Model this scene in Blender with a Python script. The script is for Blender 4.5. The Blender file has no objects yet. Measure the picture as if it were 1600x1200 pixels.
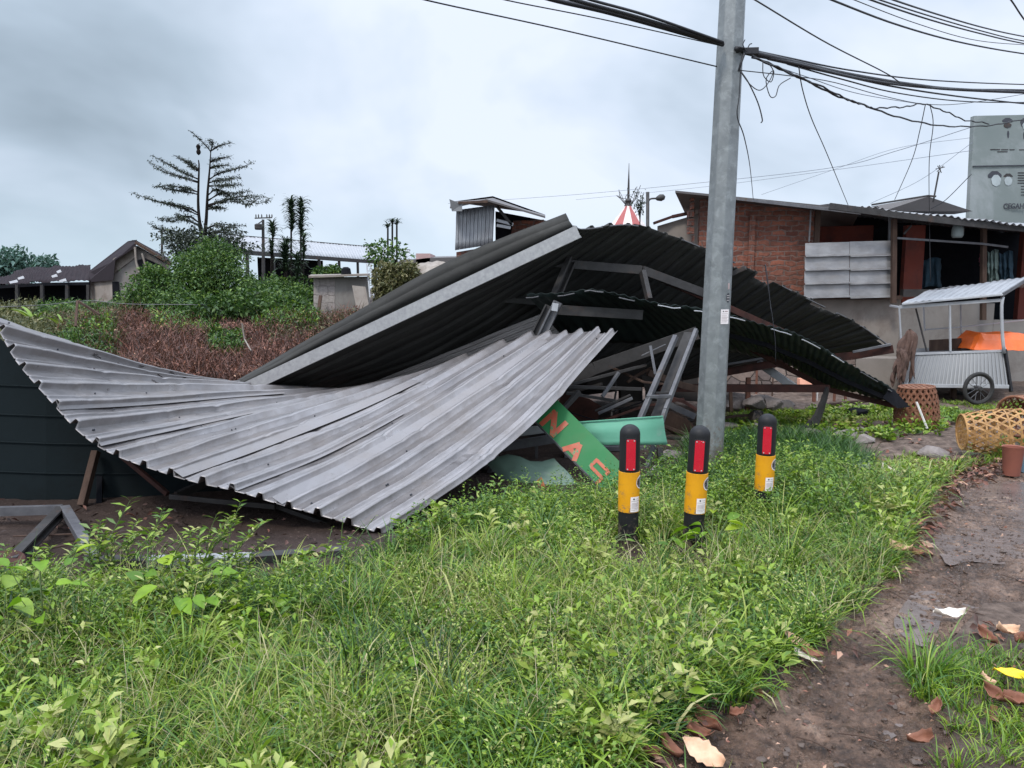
import bpy, math, random
import numpy as np
from mathutils import Vector
random.seed(7); RNG = np.random.default_rng(11)
SC = bpy.context.scene; COL = SC.collection
R = math.radians
# ---------------------------------------------------------------- camera
CH = 1.6; TH = math.atan(150/1200.0)
cam = bpy.data.cameras.new('camera'); camo = bpy.data.objects.new('camera', cam); COL.objects.link(camo)
camo.location = (0, 0, CH); camo.rotation_euler = (math.pi/2-TH, 0, 0)
cam.sensor_width = 36; cam.lens = 27.0; cam.clip_end = 3000; cam.clip_start = 0.05
SC.camera = camo
def P(px, py, Y):
    """world point on the sight line of a photo pixel, at forward distance Y"""
    x = (px-800)/1200.0; y = (600-py)/1200.0
    t = Y/(math.cos(TH)+y*math.sin(TH))
    return Vector((x*t, Y, CH+t*(-math.sin(TH)+y*math.cos(TH))))
def G(px, py, z=0.0):
    x = (px-800)/1200.0; y = (600-py)/1200.0
    dz = -math.sin(TH)+y*math.cos(TH); t = (z-CH)/dz
    return Vector((x*t, t*(math.cos(TH)+y*math.sin(TH)), z))
def PZ(px, Y, z):
    """point at forward distance Y and height z seen in photo column px"""
    # depth along axis
    d = Y*math.cos(TH)-(z-CH)*math.sin(TH)
    return Vector(((px-800)/1200.0*d, Y, z))
def sm(t): t = np.clip(t, 0, 1); return t*t*(3-2*t)
def gz(x, y):
    x = np.asarray(x, float); y = np.asarray(y, float)
    b = .72*sm((y-11.5)/6.0)*sm((1.2-x)/2.5)
    u = 0.018*np.sin(1.7*x+0.6*y)+0.014*np.sin(2.9*y-1.1*x+1)
    u = u*np.clip((y-0.5)/3, 0, 1)*np.clip((40-y)/20, 0, 1)
    return b+u
def gzf(x, y): return float(gz(x, y))
# ---------------------------------------------------------------- scene objects
WP = {}
def tag(o, label=None, cat=None, group=None, kind=None):
    if label: o['label'] = label
    if cat: o['category'] = cat
    if group: o['group'] = group
    if kind: o['kind'] = kind
    return o
def thing(name, label, cat, loc, group=None):
    o = bpy.data.objects.new(name, None); COL.objects.link(o); o.location = loc
    o.empty_display_size = 0.1
    WP[o.name] = Vector(loc)
    return tag(o, label, cat, group)
def link(name, me, mat, parent=None, loc=None, smooth=False):
    o = bpy.data.objects.new(name, me); COL.objects.link(o)
    if mat: me.materials.append(mat)
    if parent:
        base = WP[parent.name]; o.parent = parent
    else:
        if loc is None:
            c = np.empty(len(me.vertices)*3, 'f'); me.vertices.foreach_get('co', c); c = c.reshape(-1, 3)
            loc = Vector((float((c[:,0].min()+c[:,0].max())/2), float((c[:,1].min()+c[:,1].max())/2), float(c[:,2].min())))
        base = Vector(loc); o.location = base
    WP[o.name] = base
    from mathutils import Matrix
    me.transform(Matrix.Translation(-base))
    if smooth:
        me.polygons.foreach_set('use_smooth', [True]*len(me.polygons))
    return o
class MB:
    def __init__(s): s.v = []; s.f = []
    def add(s, vs, fs):
        n = len(s.v); s.v += [tuple(v) for v in vs]; s.f += [tuple(n+i for i in f) for f in fs]; return s
    def quad(s, a, b, c, d): return s.add([a, b, c, d], [(0,1,2,3)])
    def poly(s, pts): return s.add(pts, [tuple(range(len(pts)))])
    def slab(s, pts, d):
        """polygon pts extruded by vector d"""
        d = Vector(d); n = len(pts); a = [Vector(p) for p in pts]; b = [p+d for p in a]
        return s.add(a+b, [tuple(range(n))[::-1], tuple(range(n, 2*n))]+[(i, (i+1) % n, n+(i+1) % n, n+i) for i in range(n)])
    def box(s, lo, hi):
        x0,y0,z0 = lo; x1,y1,z1 = hi
        return s.slab([(x0,y0,z0),(x1,y0,z0),(x1,y1,z0),(x0,y1,z0)], (0,0,z1-z0))
    def bar(s, a, b, w, h, up=(0,0,1), ch=None):
        a = Vector(a); b = Vector(b); d = (b-a).normalized(); up = Vector(up)
        if abs(d.dot(up)) > .95: up = Vector((0,1,0)) if abs(d.y) < .9 else Vector((1,0,0))
        r = d.cross(up).normalized(); u = r.cross(d).normalized()
        if ch:   # C channel: web + 2 flanges + lips, open towards -r
            prof = [(w/2,-h/2),(w/2,h/2),(-w/2,h/2),(-w/2,h/2-.2*h),(-w/2+ch,h/2-.2*h),(-w/2+ch,h/2-ch),(w/2-ch,h/2-ch),(w/2-ch,-h/2+ch),(-w/2+ch,-h/2+ch),(-w/2+ch,-h/2+.2*h),(-w/2,-h/2+.2*h),(-w/2,-h/2)]
        else: prof = [(-w/2,-h/2),(w/2,-h/2),(w/2,h/2),(-w/2,h/2)]
        return s.slab([a+r*p[0]+u*p[1] for p in prof], b-a)
    def tube(s, pts, r, n=8, r2=None, caps=True, prof=None):
        pts = [Vector(p) for p in pts]; m = len(pts); vs = []; prev = None
        for i, p in enumerate(pts):
            d = (pts[min(i+1,m-1)]-pts[max(i-1,0)]).normalized()
            if prev is None:
                up = Vector((0,0,1)) if abs(d.z) < .9 else Vector((0,1,0)); x = d.cross(up).normalized()
            else: x = (prev-d*prev.dot(d)).normalized()
            prev = x; y = d.cross(x)
            rr = (r if r2 is None else r+(r2-r)*i/(m-1)) if not callable(r) else r(i/(m-1))
            for k in range(n):
                a = 2*math.pi*k/n; vs.append(p+(x*math.cos(a)+y*math.sin(a))*rr)
        fs = [(i*n+k, i*n+(k+1) % n, (i+1)*n+(k+1) % n, (i+1)*n+k) for i in range(m-1) for k in range(n)]
        if caps: fs += [tuple(range(n))[::-1], tuple((m-1)*n+k for k in range(n))]
        return s.add(vs, fs)
    def lathe(s, prof, c, n=24, ax=None, a0=0.0):
        """prof list of (r,h)"""
        c = Vector(c); ax = Vector(ax or (0,0,1)).normalized()
        x = ax.cross(Vector((0,1,0))); x = x.normalized() if x.length > .1 else Vector((1,0,0)); y = ax.cross(x)
        vs = [c+ax*h+(x*math.cos(a0+2*math.pi*k/n)+y*math.sin(a0+2*math.pi*k/n))*r for r, h in prof for k in range(n)]
        m = len(prof)
        fs = [(i*n+k, i*n+(k+1) % n, (i+1)*n+(k+1) % n, (i+1)*n+k) for i in range(m-1) for k in range(n)]
        if prof[0][0] > 1e-6: fs.append(tuple(range(n))[::-1])
        if prof[-1][0] > 1e-6: fs.append(tuple((m-1)*n+k for k in range(n)))
        return s.add(vs, fs)
    def build(s, name, mat, parent=None, smooth=False, bevel=0, loc=None, sub=0, solid=0, **k):
        me = bpy.data.meshes.new(name); me.from_pydata(s.v, [], s.f); me.validate(); me.update()
        o = link(name, me, mat, parent, loc, smooth)
        if solid:
            m = o.modifiers.new('s', 'SOLIDIFY'); m.thickness = solid; m.offset = 0
        if bevel:
            m = o.modifiers.new('b', 'BEVEL'); m.width = bevel; m.segments = 2; m.limit_method = 'ANGLE'
        if sub:
            m = o.modifiers.new('u', 'SUBSURF'); m.levels = sub; m.render_levels = sub
        if smooth == 'auto':
            for p in me.polygons: p.use_smooth = True
            m = o.modifiers.new('e', 'EDGE_SPLIT'); m.split_angle = R(35)
        return tag(o, k.get('label'), k.get('cat'), k.get('group'), k.get('kind'))
def np_mesh(name, V, F, mat, parent=None, tint=None, smooth=False, uv=None, loc=None, **k):
    me = bpy.data.meshes.new(name); V = np.ascontiguousarray(V, 'f'); F = np.ascontiguousarray(F, 'i')
    n, c = F.shape
    me.vertices.add(len(V)); me.vertices.foreach_set('co', V.ravel())
    me.loops.add(n*c); me.loops.foreach_set('vertex_index', F.ravel())
    me.polygons.add(n); me.polygons.foreach_set('loop_start', np.arange(0, n*c, c, dtype='i'))
    try: me.polygons.foreach_set('loop_total', np.full(n, c, 'i'))
    except Exception: pass
    me.update(calc_edges=True)
    if tint is not None:
        a = me.attributes.new('tint', 'FLOAT', 'POINT'); a.data.foreach_set('value', np.ascontiguousarray(tint, 'f'))
    if uv is not None:
        l = me.uv_layers.new(name='uv'); l.data.foreach_set('uv', np.ascontiguousarray(uv, 'f')[F.ravel()].ravel())
    o = link(name, me, mat, parent, loc, smooth)
    return tag(o, k.get('label'), k.get('cat'), k.get('group'), k.get('kind'))
# ---------------------------------------------------------------- materials
def node_mat(name):
    m = bpy.data.materials.new(name); m.use_nodes = True; nt = m.node_tree; nt.nodes.clear()
    out = nt.nodes.new('ShaderNodeOutputMaterial'); return m, nt, out
def N(nt, t, **k):
    n = nt.nodes.new(t)
    for a, b in k.items():
        if a == 'inp':
            for i, v in b.items(): n.inputs[i].default_value = v
        else: setattr(n, a, b)
    return n
def L(nt, a, b): nt.links.new(a, b)
def c4(c): return (c[0], c[1], c[2], 1)
def ramp(nt, fac, stops):
    r = nt.nodes.new('ShaderNodeValToRGB'); e = r.color_ramp.elements
    while len(e) < len(stops): e.new(.5)
    for i, (p, c) in enumerate(stops): e[i].position = p; e[i].color = c4(c)
    L(nt, fac, r.inputs[0]); return r.outputs[0]
def noise(nt, vec, scale, det=6, rough=.6, dist=0.0):
    n = N(nt, 'ShaderNodeTexNoise', inp={'Scale': scale, 'Detail': det, 'Roughness': rough, 'Distortion': dist})
    if vec is not None: L(nt, vec, n.inputs['Vector'])
    return n.outputs[0]
def mixc(nt, f, a, b, mode='MIX'):
    m = N(nt, 'ShaderNodeMix', data_type='RGBA', blend_type=mode)
    for s, v in ((m.inputs[0], f), (m.inputs[6], a), (m.inputs[7], b)):
        if hasattr(v, 'links'): L(nt, v, s)
        else: s.default_value = v if isinstance(v, (int, float)) else c4(v)
    return m.outputs[2]
def coords(nt, kind='Object', scale=(1,1,1), rot=(0,0,0)):
    tc = nt.nodes.new('ShaderNodeTexCoord'); mp = N(nt, 'ShaderNodeMapping', inp={'Scale': scale, 'Rotation': rot})
    L(nt, tc.outputs[kind], mp.inputs[0]); return mp.outputs[0]
def mat(name, c1, c2=None, rough=.7, metal=0.0, scale=6, stain=None, sth=(.55,.7), sscale=3, bump=.2, bscale=None, rv=.1, spec=.4, vec='Object', vscale=(1,1,1), coat=0):
    m, nt, out = node_mat(name)
    v = coords(nt, vec, vscale); c2 = c2 or tuple(x*.75 for x in c1)
    b = N(nt, 'ShaderNodeBsdfPrincipled', inp={'Metallic': metal, 'Specular IOR Level': spec, 'Coat Weight': coat})
    n1 = noise(nt, v, scale)
    col = ramp(nt, n1, [(.3, c1), (.7, c2)])
    if stain:
        n2 = noise(nt, v, sscale, 8, .7, .4); f = ramp(nt, n2, [(sth[0], (0,0,0)), (sth[1], (1,1,1))])
        col = mixc(nt, f, col, stain)
    L(nt, col, b.inputs['Base Color'])
    rr = N(nt, 'ShaderNodeMapRange', inp={'From Min': .3, 'From Max': .7, 'To Min': max(.02, rough-rv), 'To Max': min(1, rough+rv)})
    L(nt, noise(nt, v, scale*1.7), rr.inputs[0]); L(nt, rr.outputs[0], b.inputs['Roughness'])
    if bump:
        bp = N(nt, 'ShaderNodeBump', inp={'Strength': bump, 'Distance': .01})
        L(nt, noise(nt, v, bscale or scale*4), bp.inputs['Height']); L(nt, bp.outputs[0], b.inputs['Normal'])
    L(nt, b.outputs[0], out.inputs[0]); return m
def leafmat(name, stops, trans=.3, rough=.5, spec=.35):
    m, nt, out = node_mat(name)
    a = N(nt, 'ShaderNodeAttribute', attribute_name='tint')
    col = ramp(nt, a.outputs['Fac'], stops)
    v = coords(nt, 'Object'); col = mixc(nt, .35, col, ramp(nt, noise(nt, v, 30, 3), [(.3, (.35,.35,.35)), (.7, (1,1,1))]), 'MULTIPLY')
    b = N(nt, 'ShaderNodeBsdfPrincipled', inp={'Roughness': rough, 'Specular IOR Level': spec}); L(nt, col, b.inputs['Base Color'])
    t = nt.nodes.new('ShaderNodeBsdfTranslucent'); L(nt, mixc(nt, .5, col, (.8,1,.3), 'MULTIPLY'), t.inputs[0])
    mx = nt.nodes.new('ShaderNodeMixShader'); mx.inputs[0].default_value = trans
    L(nt, b.outputs[0], mx.inputs[1]); L(nt, t.outputs[0], mx.inputs[2]); L(nt, mx.outputs[0], out.inputs[0]); return m
def sheetmat(name, c1, c2, dirt, rough=.4, metal=.6, dth=(.5,.75), spec=.5, streak=(2.0,9.0)):
    """metal roofing: uv.x metres along the ribs, uv.y metres across; dirt streaks run along the ribs"""
    m, nt, out = node_mat(name)
    tc = nt.nodes.new('ShaderNodeTexCoord')
    mp = N(nt, 'ShaderNodeMapping', inp={'Scale': (streak[0], streak[1], 1)}); L(nt, tc.outputs['UV'], mp.inputs[0])
    v = mp.outputs[0]; o = coords(nt, 'Object')
    col = ramp(nt, noise(nt, v, 1.2, 6, .65), [(.3, c1), (.7, c2)])
    f = ramp(nt, noise(nt, o, 1.6, 8, .72, .5), [(dth[0], (0,0,0)), (dth[1], (1,1,1))])
    f2 = ramp(nt, noise(nt, v, 3.5, 8, .7), [(.35, (.15,.15,.15)), (.7, (1,1,1))])
    col = mixc(nt, mixc(nt, 1.0, f, f2, 'MULTIPLY'), col, dirt)
    sp = ramp(nt, noise(nt, o, 60, 3, .6), [(.66, (0,0,0)), (.74, (.6,.6,.6))]); col = mixc(nt, sp, col, tuple(x*.4 for x in dirt))
    b = N(nt, 'ShaderNodeBsdfPrincipled', inp={'Specular IOR Level': spec}); L(nt, col, b.inputs['Base Color'])
    mm = N(nt, 'ShaderNodeMath', operation='MULTIPLY_ADD', inp={1: -metal*.8, 2: metal}); L(nt, f, mm.inputs[0]); L(nt, mm.outputs[0], b.inputs['Metallic'])
    rr = N(nt, 'ShaderNodeMapRange', inp={'From Min': .3, 'From Max': .7, 'To Min': rough-.12, 'To Max': rough+.18}); L(nt, noise(nt, v, 2.3, 6), rr.inputs[0]); L(nt, rr.outputs[0], b.inputs['Roughness'])
    bp = N(nt, 'ShaderNodeBump', inp={'Strength': .25, 'Distance': .012}); L(nt, noise(nt, o, 7, 4, .6), bp.inputs['Height']); L(nt, bp.outputs[0], b.inputs['Normal'])
    L(nt, b.outputs[0], out.inputs[0]); return m
def brickmat(name, c1, c2, mortar, sc=1.0, bw=.22, bh=.075, ms=.012, blotch=(.25,.17,.13)):
    m, nt, out = node_mat(name)
    tc = nt.nodes.new('ShaderNodeTexCoord'); sx = nt.nodes.new('ShaderNodeSeparateXYZ'); L(nt, tc.outputs['Object'], sx.inputs[0])
    cx = nt.nodes.new('ShaderNodeCombineXYZ'); L(nt, sx.outputs[0], cx.inputs[0]); L(nt, sx.outputs[2], cx.inputs[1])
    nz = N(nt, 'ShaderNodeTexNoise', inp={'Scale': 6, 'Detail': 3}); L(nt, tc.outputs['Object'], nz.inputs[0])
    vm = N(nt, 'ShaderNodeVectorMath', operation='SCALE', inp={'Scale': .12}); L(nt, nz.outputs['Color'], vm.inputs[0])
    va = N(nt, 'ShaderNodeVectorMath', operation='ADD'); L(nt, cx.outputs[0], va.inputs[0]); L(nt, vm.outputs[0], va.inputs[1])
    bt = N(nt, 'ShaderNodeTexBrick', inp={'Scale': sc, 'Brick Width': bw, 'Row Height': bh, 'Mortar Size': ms, 'Mortar Smooth': .4, 'Bias': .0, 'Color1': c4(c1), 'Color2': c4(c2), 'Mortar': c4(mortar)})
    L(nt, va.outputs[0], bt.inputs['Vector'])
    col = mixc(nt, ramp(nt, noise(nt, tc.outputs['Object'], 1.5, 8, .7), [(.45, (0,0,0)), (.7, (.8,.8,.8))]), bt.outputs[0], blotch)
    col = mixc(nt, .6, col, ramp(nt, noise(nt, tc.outputs['Object'], 14, 4), [(.3, (.45,.45,.45)), (.65, (1.1,1.1,1.1))]), 'MULTIPLY')
    b = N(nt, 'ShaderNodeBsdfPrincipled', inp={'Roughness': .9, 'Specular IOR Level': .2}); L(nt, col, b.inputs['Base Color'])
    bp = N(nt, 'ShaderNodeBump', inp={'Strength': .8, 'Distance': .015}); ad = N(nt, 'ShaderNodeMath', operation='MULTIPLY_ADD', inp={1: -1.0}); L(nt, bt.outputs['Fac'], ad.inputs[0]); L(nt, noise(nt, tc.outputs['Object'], 20, 4), ad.inputs[2])
    L(nt, ad.outputs[0], bp.inputs['Height']); L(nt, bp.outputs[0], b.inputs['Normal']); L(nt, b.outputs[0], out.inputs[0]); return m
def stonemat(name, sc=4.2):
    m, nt, out = node_mat(name); v = coords(nt, 'Object')
    vd = N(nt, 'ShaderNodeTexVoronoi', feature='DISTANCE_TO_EDGE', inp={'Scale': sc}); L(nt, v, vd.inputs[0])
    vc = N(nt, 'ShaderNodeTexVoronoi', inp={'Scale': sc}); L(nt, v, vc.inputs[0])
    sp = nt.nodes.new('ShaderNodeSeparateXYZ'); L(nt, vc.outputs['Color'], sp.inputs[0])
    col = ramp(nt, sp.outputs[0], [(.1, (.16,.125,.115)), (.5, (.21,.155,.13)), (.9, (.27,.21,.18))])
    col = mixc(nt, .7, col, ramp(nt, noise(nt, v, 18, 5), [(.3, (.5,.5,.5)), (.7, (1.1,1.1,1.1))]), 'MULTIPLY')
    e = ramp(nt, vd.outputs[0], [(.002, (0,0,0)), (.035, (1,1,1))]); col = mixc(nt, e, (.09,.068,.06), col)
    b = N(nt, 'ShaderNodeBsdfPrincipled', inp={'Roughness': .9}); L(nt, col, b.inputs['Base Color'])
    bp = N(nt, 'ShaderNodeBump', inp={'Strength': 1, 'Distance': .04}); L(nt, e, bp.inputs['Height']); L(nt, bp.outputs[0], b.inputs['Normal']); L(nt, b.outputs[0], out.inputs[0]); return m
M = {}
M['galv'] = mat('galvanised steel', (.235,.25,.255), (.15,.162,.168), rough=.5, metal=.35, scale=9, stain=(.29,.31,.315), sth=(.50,.70), sscale=11, bump=.15)
M['fascia'] = mat('galvanised channel', (.42,.42,.42), (.30,.30,.31), rough=.45, metal=.45, scale=25, stain=(.2,.2,.2), sth=(.62,.75), sscale=9, bump=.15)
M['steel'] = mat('old grey steel', (.055,.052,.052), (.03,.028,.028), rough=.6, metal=.2, scale=8, stain=(.09,.05,.035), sth=(.55,.7))
M['steell'] = mat('light grey steel', (.16,.16,.17), (.09,.09,.10), rough=.5, metal=.3, scale=8, stain=(.12,.09,.07), sth=(.58,.7))
M['rust'] = mat('rusty red brown steel', (.075,.03,.024), (.035,.02,.018), rough=.85, scale=10, stain=(.02,.014,.014), spec=.2)
M['wood'] = mat('old wood', (.10,.065,.05), (.05,.033,.027), rough=.95, scale=12, vscale=(1,1,.2), spec=.2)
M['woodred'] = mat('reddish stake wood', (.20,.085,.055), (.11,.05,.035), rough=.9, scale=12)
M['white'] = mat('white painted metal', (.42,.43,.45), (.30,.31,.33), rough=.45, scale=5, stain=(.35,.33,.3), sth=(.6,.75))
M['paleboard'] = mat('pale board', (.7,.68,.66), (.55,.53,.5), rough=.7)
M['roofA'] = sheetmat('fallen light roof sheet', (.285,.27,.275), (.165,.155,.157), (.115,.092,.076), rough=.36, metal=.60, dth=(.42,.72))
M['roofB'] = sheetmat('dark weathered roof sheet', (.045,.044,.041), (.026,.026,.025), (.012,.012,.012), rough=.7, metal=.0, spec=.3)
M['roofBs'] = sheetmat('striped roof sheet', (.34,.32,.31), (.14,.13,.125), (.10,.085,.075), rough=.5, metal=.2, streak=(1,30))
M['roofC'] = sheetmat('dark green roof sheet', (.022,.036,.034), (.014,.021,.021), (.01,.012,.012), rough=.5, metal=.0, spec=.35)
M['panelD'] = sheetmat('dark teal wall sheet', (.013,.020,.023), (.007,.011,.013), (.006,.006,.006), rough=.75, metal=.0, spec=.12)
M['zinc'] = sheetmat('zinc wall sheet', (.56,.57,.6), (.36,.36,.38), (.20,.17,.15), rough=.42, metal=.45, dth=(.55,.7))
M['zincw'] = sheetmat('white corrugated wall', (.25,.255,.265), (.17,.175,.18), (.25,.24,.22), rough=.5, metal=.2, dth=(.6,.8))
M['longroof'] = sheetmat('long pale roof', (.33,.34,.36), (.27,.28,.30), (.42,.42,.42), rough=.6, metal=.1)
M['board'] = mat('green signboard', (.022,.16,.05), (.038,.18,.07), rough=.6, spec=.25, scale=2, stain=(.085,.13,.055), sth=(.5,.85), sscale=2, bump=.05)
M['letter'] = mat('orange letter paint', (.48,.10,.045), (.36,.075,.04), rough=.5, stain=(.06,.22,.09), sth=(.56,.60), sscale=14)
M['mint'] = mat('mint green sheet', (.10,.33,.22), (.15,.36,.26), rough=.65, scale=3, stain=(.32,.36,.32), sth=(.55,.75), bump=.05)
M['pale'] = mat('pale grey green sheet', (.13,.20,.155), (.09,.14,.11), rough=.45, scale=3, stain=(.10,.12,.10), sth=(.6,.8), bump=.05)
M['black'] = mat('black plastic', (.010,.010,.012), (.016,.016,.018), rough=.55, spec=.25, scale=10, bump=.1, stain=(.05,.047,.043), sth=(.62,.8), sscale=9)
M['hole'] = mat('black pipe', (.006,.006,.006), (.01,.01,.01), rough=.6)
M['yellow'] = mat('yellow reflective wrap', (.72,.33,.010), (.62,.27,.01), rough=.35, scale=7, bump=.02, stain=(.30,.17,.05), sth=(.58,.8), sscale=14)
M['red'] = mat('red reflector', (.60,.006,.03), (.45,.004,.02), rough=.2, scale=160, bump=.3, coat=.6)
M['sticker'] = mat('white sticker', (.80,.74,.74), (.72,.66,.66), rough=.5, bump=0)
M['ink'] = mat('dark print', (.03,.035,.045), (.05,.05,.06), rough=.6, bump=0)
M['pinkink'] = mat('faint print', (.42,.32,.32), rough=.6, bump=0)
M['tarp'] = mat('orange tarpaulin', (.85,.17,.03), (.70,.12,.02), rough=.4, scale=6, bump=.3)
M['rubber'] = mat('tyre rubber', (.02,.02,.022), (.035,.033,.03), rough=.8)
M['cable'] = mat('black cable', (.012,.012,.016), (.02,.02,.024), rough=.6, bump=0)
M['cablef'] = mat('grey thin wire', (.20,.22,.26), (.15,.17,.2), rough=.6, bump=0)
M['brick'] = brickmat('rough red brick', (.31,.115,.075), (.14,.052,.038), (.20,.135,.115), ms=.014, bw=.23, bh=.085, blotch=(.13,.075,.06))
M['blocks'] = brickmat('pale concrete block', (.40,.36,.34), (.34,.30,.29), (.26,.23,.22), bw=.4, bh=.2, ms=.012, blotch=(.30,.27,.24))
M['plaster'] = mat('grey plaster', (.25,.235,.22), (.18,.165,.155), rough=.9, scale=2.5, stain=(.12,.10,.09), sth=(.5,.75), sscale=1.5)
M['plastershade'] = mat('shaded plaster', (.05,.045,.042), (.028,.025,.024), rough=.95, scale=3, spec=.1)  # plaster darkened in colour to stand in for shade inside the wreck
M['plasterl'] = mat('stained pale plaster', (.30,.265,.235), (.20,.175,.155), rough=.9, scale=2, stain=(.15,.11,.09), sth=(.5,.7), sscale=1.3)
M['redwall'] = mat('brick red painted wall', (.17,.035,.022), (.11,.028,.02), rough=.85, scale=2, stain=(.04,.02,.02), sth=(.5,.75))
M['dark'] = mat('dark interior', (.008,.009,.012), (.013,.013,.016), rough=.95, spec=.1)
M['darkroof'] = sheetmat('dark sheet roof', (.13,.12,.12), (.07,.065,.065), (.06,.045,.04), rough=.6, metal=.2)
M['greyroof'] = sheetmat('grey corrugated roof', (.34,.35,.37), (.22,.225,.24), (.14,.12,.12), rough=.5, metal=.3)
M['redroof'] = sheetmat('rusty tile roof', (.036,.028,.032), (.025,.022,.026), (.022,.021,.024), rough=.9, metal=0, spec=.1)
M['stone'] = stonemat('stone wall')
M['rock'] = mat('grey brown rock', (.27,.235,.22), (.14,.12,.115), rough=.9, scale=5, bump=.8, bscale=14)
M['domered'] = mat('dome red', (.36,.085,.08), (.3,.07,.065), rough=.5); M['domewhite'] = mat('dome white', (.7,.62,.6), rough=.5)
M['basket'] = mat('golden bamboo strip', (.48,.27,.095), (.26,.13,.045), rough=.55, scale=20, stain=(.2,.10,.04), sth=(.5,.8), sscale=5)
M['basketb'] = mat('brown bamboo strip', (.24,.10,.055), (.14,.06,.035), rough=.7, scale=20, stain=(.40,.24,.14), sth=(.55,.75), sscale=7)
M['rag'] = mat('brown rag', (.15,.09,.07), (.08,.05,.042), rough=.95, scale=15, bump=.6)
M['clay'] = mat('clay red bucket', (.26,.09,.06), (.2,.07,.05), rough=.7)
M['bluep'] = mat('faded blue plastic', (.20,.38,.50), (.3,.42,.5), rough=.5)
M['bill'] = mat('grey green billboard vinyl', (.155,.185,.18), (.21,.235,.23), rough=.7, scale=.6, stain=(.33,.35,.36), sth=(.5,.75), sscale=.5, bump=.05)
M['billprint'] = mat('pale print', (.40,.45,.46), rough=.6, bump=0)
M['bark'] = mat('bark', (.022,.018,.017), (.014,.012,.011), rough=.95, scale=12, bump=.3, spec=.1)
M['trash'] = mat('white scrap', (.75,.70,.62), (.6,.52,.45), rough=.6, scale=20)
M['wrapper'] = mat('yellow wrapper', (.85,.62,.02), (.75,.5,.02), rough=.35)
M['drypale'] = mat('pale dry leaf', (.72,.50,.34), (.50,.27,.16), rough=.6, scale=14, stain=(.35,.10,.05), sth=(.58,.68), sscale=12)
M['drybrown'] = mat('brown dry leaf', (.26,.11,.065), (.14,.06,.04), rough=.7, scale=14)
M['grass'] = leafmat('grass blades', [(0, (.016,.05,.010)), (.22, (.045,.125,.022)), (.42, (.105,.21,.022)), (.6, (.23,.35,.02)), (.8, (.36,.37,.11)), (1, (.50,.43,.27))], trans=.2, rough=.42, spec=.4)
M['weed'] = leafmat('weed leaves', [(0, (.016,.048,.011)), (.4, (.085,.18,.024)), (.7, (.24,.36,.028)), (1, (.46,.46,.18))], trans=.2, rough=.42, spec=.4)
M['lime'] = leafmat('lime broad leaves', [(0, (.07,.17,.015)), (.5, (.20,.37,.02)), (1, (.36,.48,.03))], trans=.35, rough=.4)
M['bushm'] = leafmat('bush leaves', [(0, (.016,.04,.012)), (.5, (.055,.12,.028)), (1, (.20,.30,.06))], trans=.25)
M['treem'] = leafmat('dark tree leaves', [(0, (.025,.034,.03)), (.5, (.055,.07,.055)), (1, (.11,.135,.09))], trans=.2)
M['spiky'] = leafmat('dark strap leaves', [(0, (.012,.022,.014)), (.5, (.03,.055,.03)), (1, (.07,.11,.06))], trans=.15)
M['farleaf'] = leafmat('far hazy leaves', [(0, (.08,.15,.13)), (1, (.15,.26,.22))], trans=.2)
M['dead'] = leafmat('dead brown leaves', [(0, (.05,.034,.031)), (.4, (.15,.078,.064)), (.75, (.30,.125,.085)), (1, (.55,.34,.24))], trans=.12, rough=.7)
M['straw'] = leafmat('mixed dry and green scrub', [(0, (.05,.07,.03)), (.5, (.14,.14,.06)), (1, (.32,.28,.15))], trans=.2)
def splash(m, z0, k, col):
    nt = m.node_tree; b = [n for n in nt.nodes if n.type == 'BSDF_PRINCIPLED'][0]; src = b.inputs['Base Color'].links[0].from_socket
    v = coords(nt, 'Object'); sx = nt.nodes.new('ShaderNodeSeparateXYZ'); L(nt, v, sx.inputs[0])
    a = N(nt, 'ShaderNodeMath', operation='MULTIPLY_ADD', inp={1: -k, 2: z0*k}); L(nt, sx.outputs[2], a.inputs[0])
    c = N(nt, 'ShaderNodeMath', operation='ADD'); L(nt, a.outputs[0], c.inputs[0]); L(nt, noise(nt, v, 26, 8, .75), c.inputs[1])
    L(nt, mixc(nt, ramp(nt, c.outputs[0], [(.50, (0,0,0)), (.60, (.8,.8,.8))]), src, col), b.inputs['Base Color'])
splash(M['yellow'], .27, .9, (.20,.14,.09)); splash(M['black'], .14, 1.0, (.11,.085,.065)); splash(M['galv'], .35, .6, (.16,.13,.11))
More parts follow.
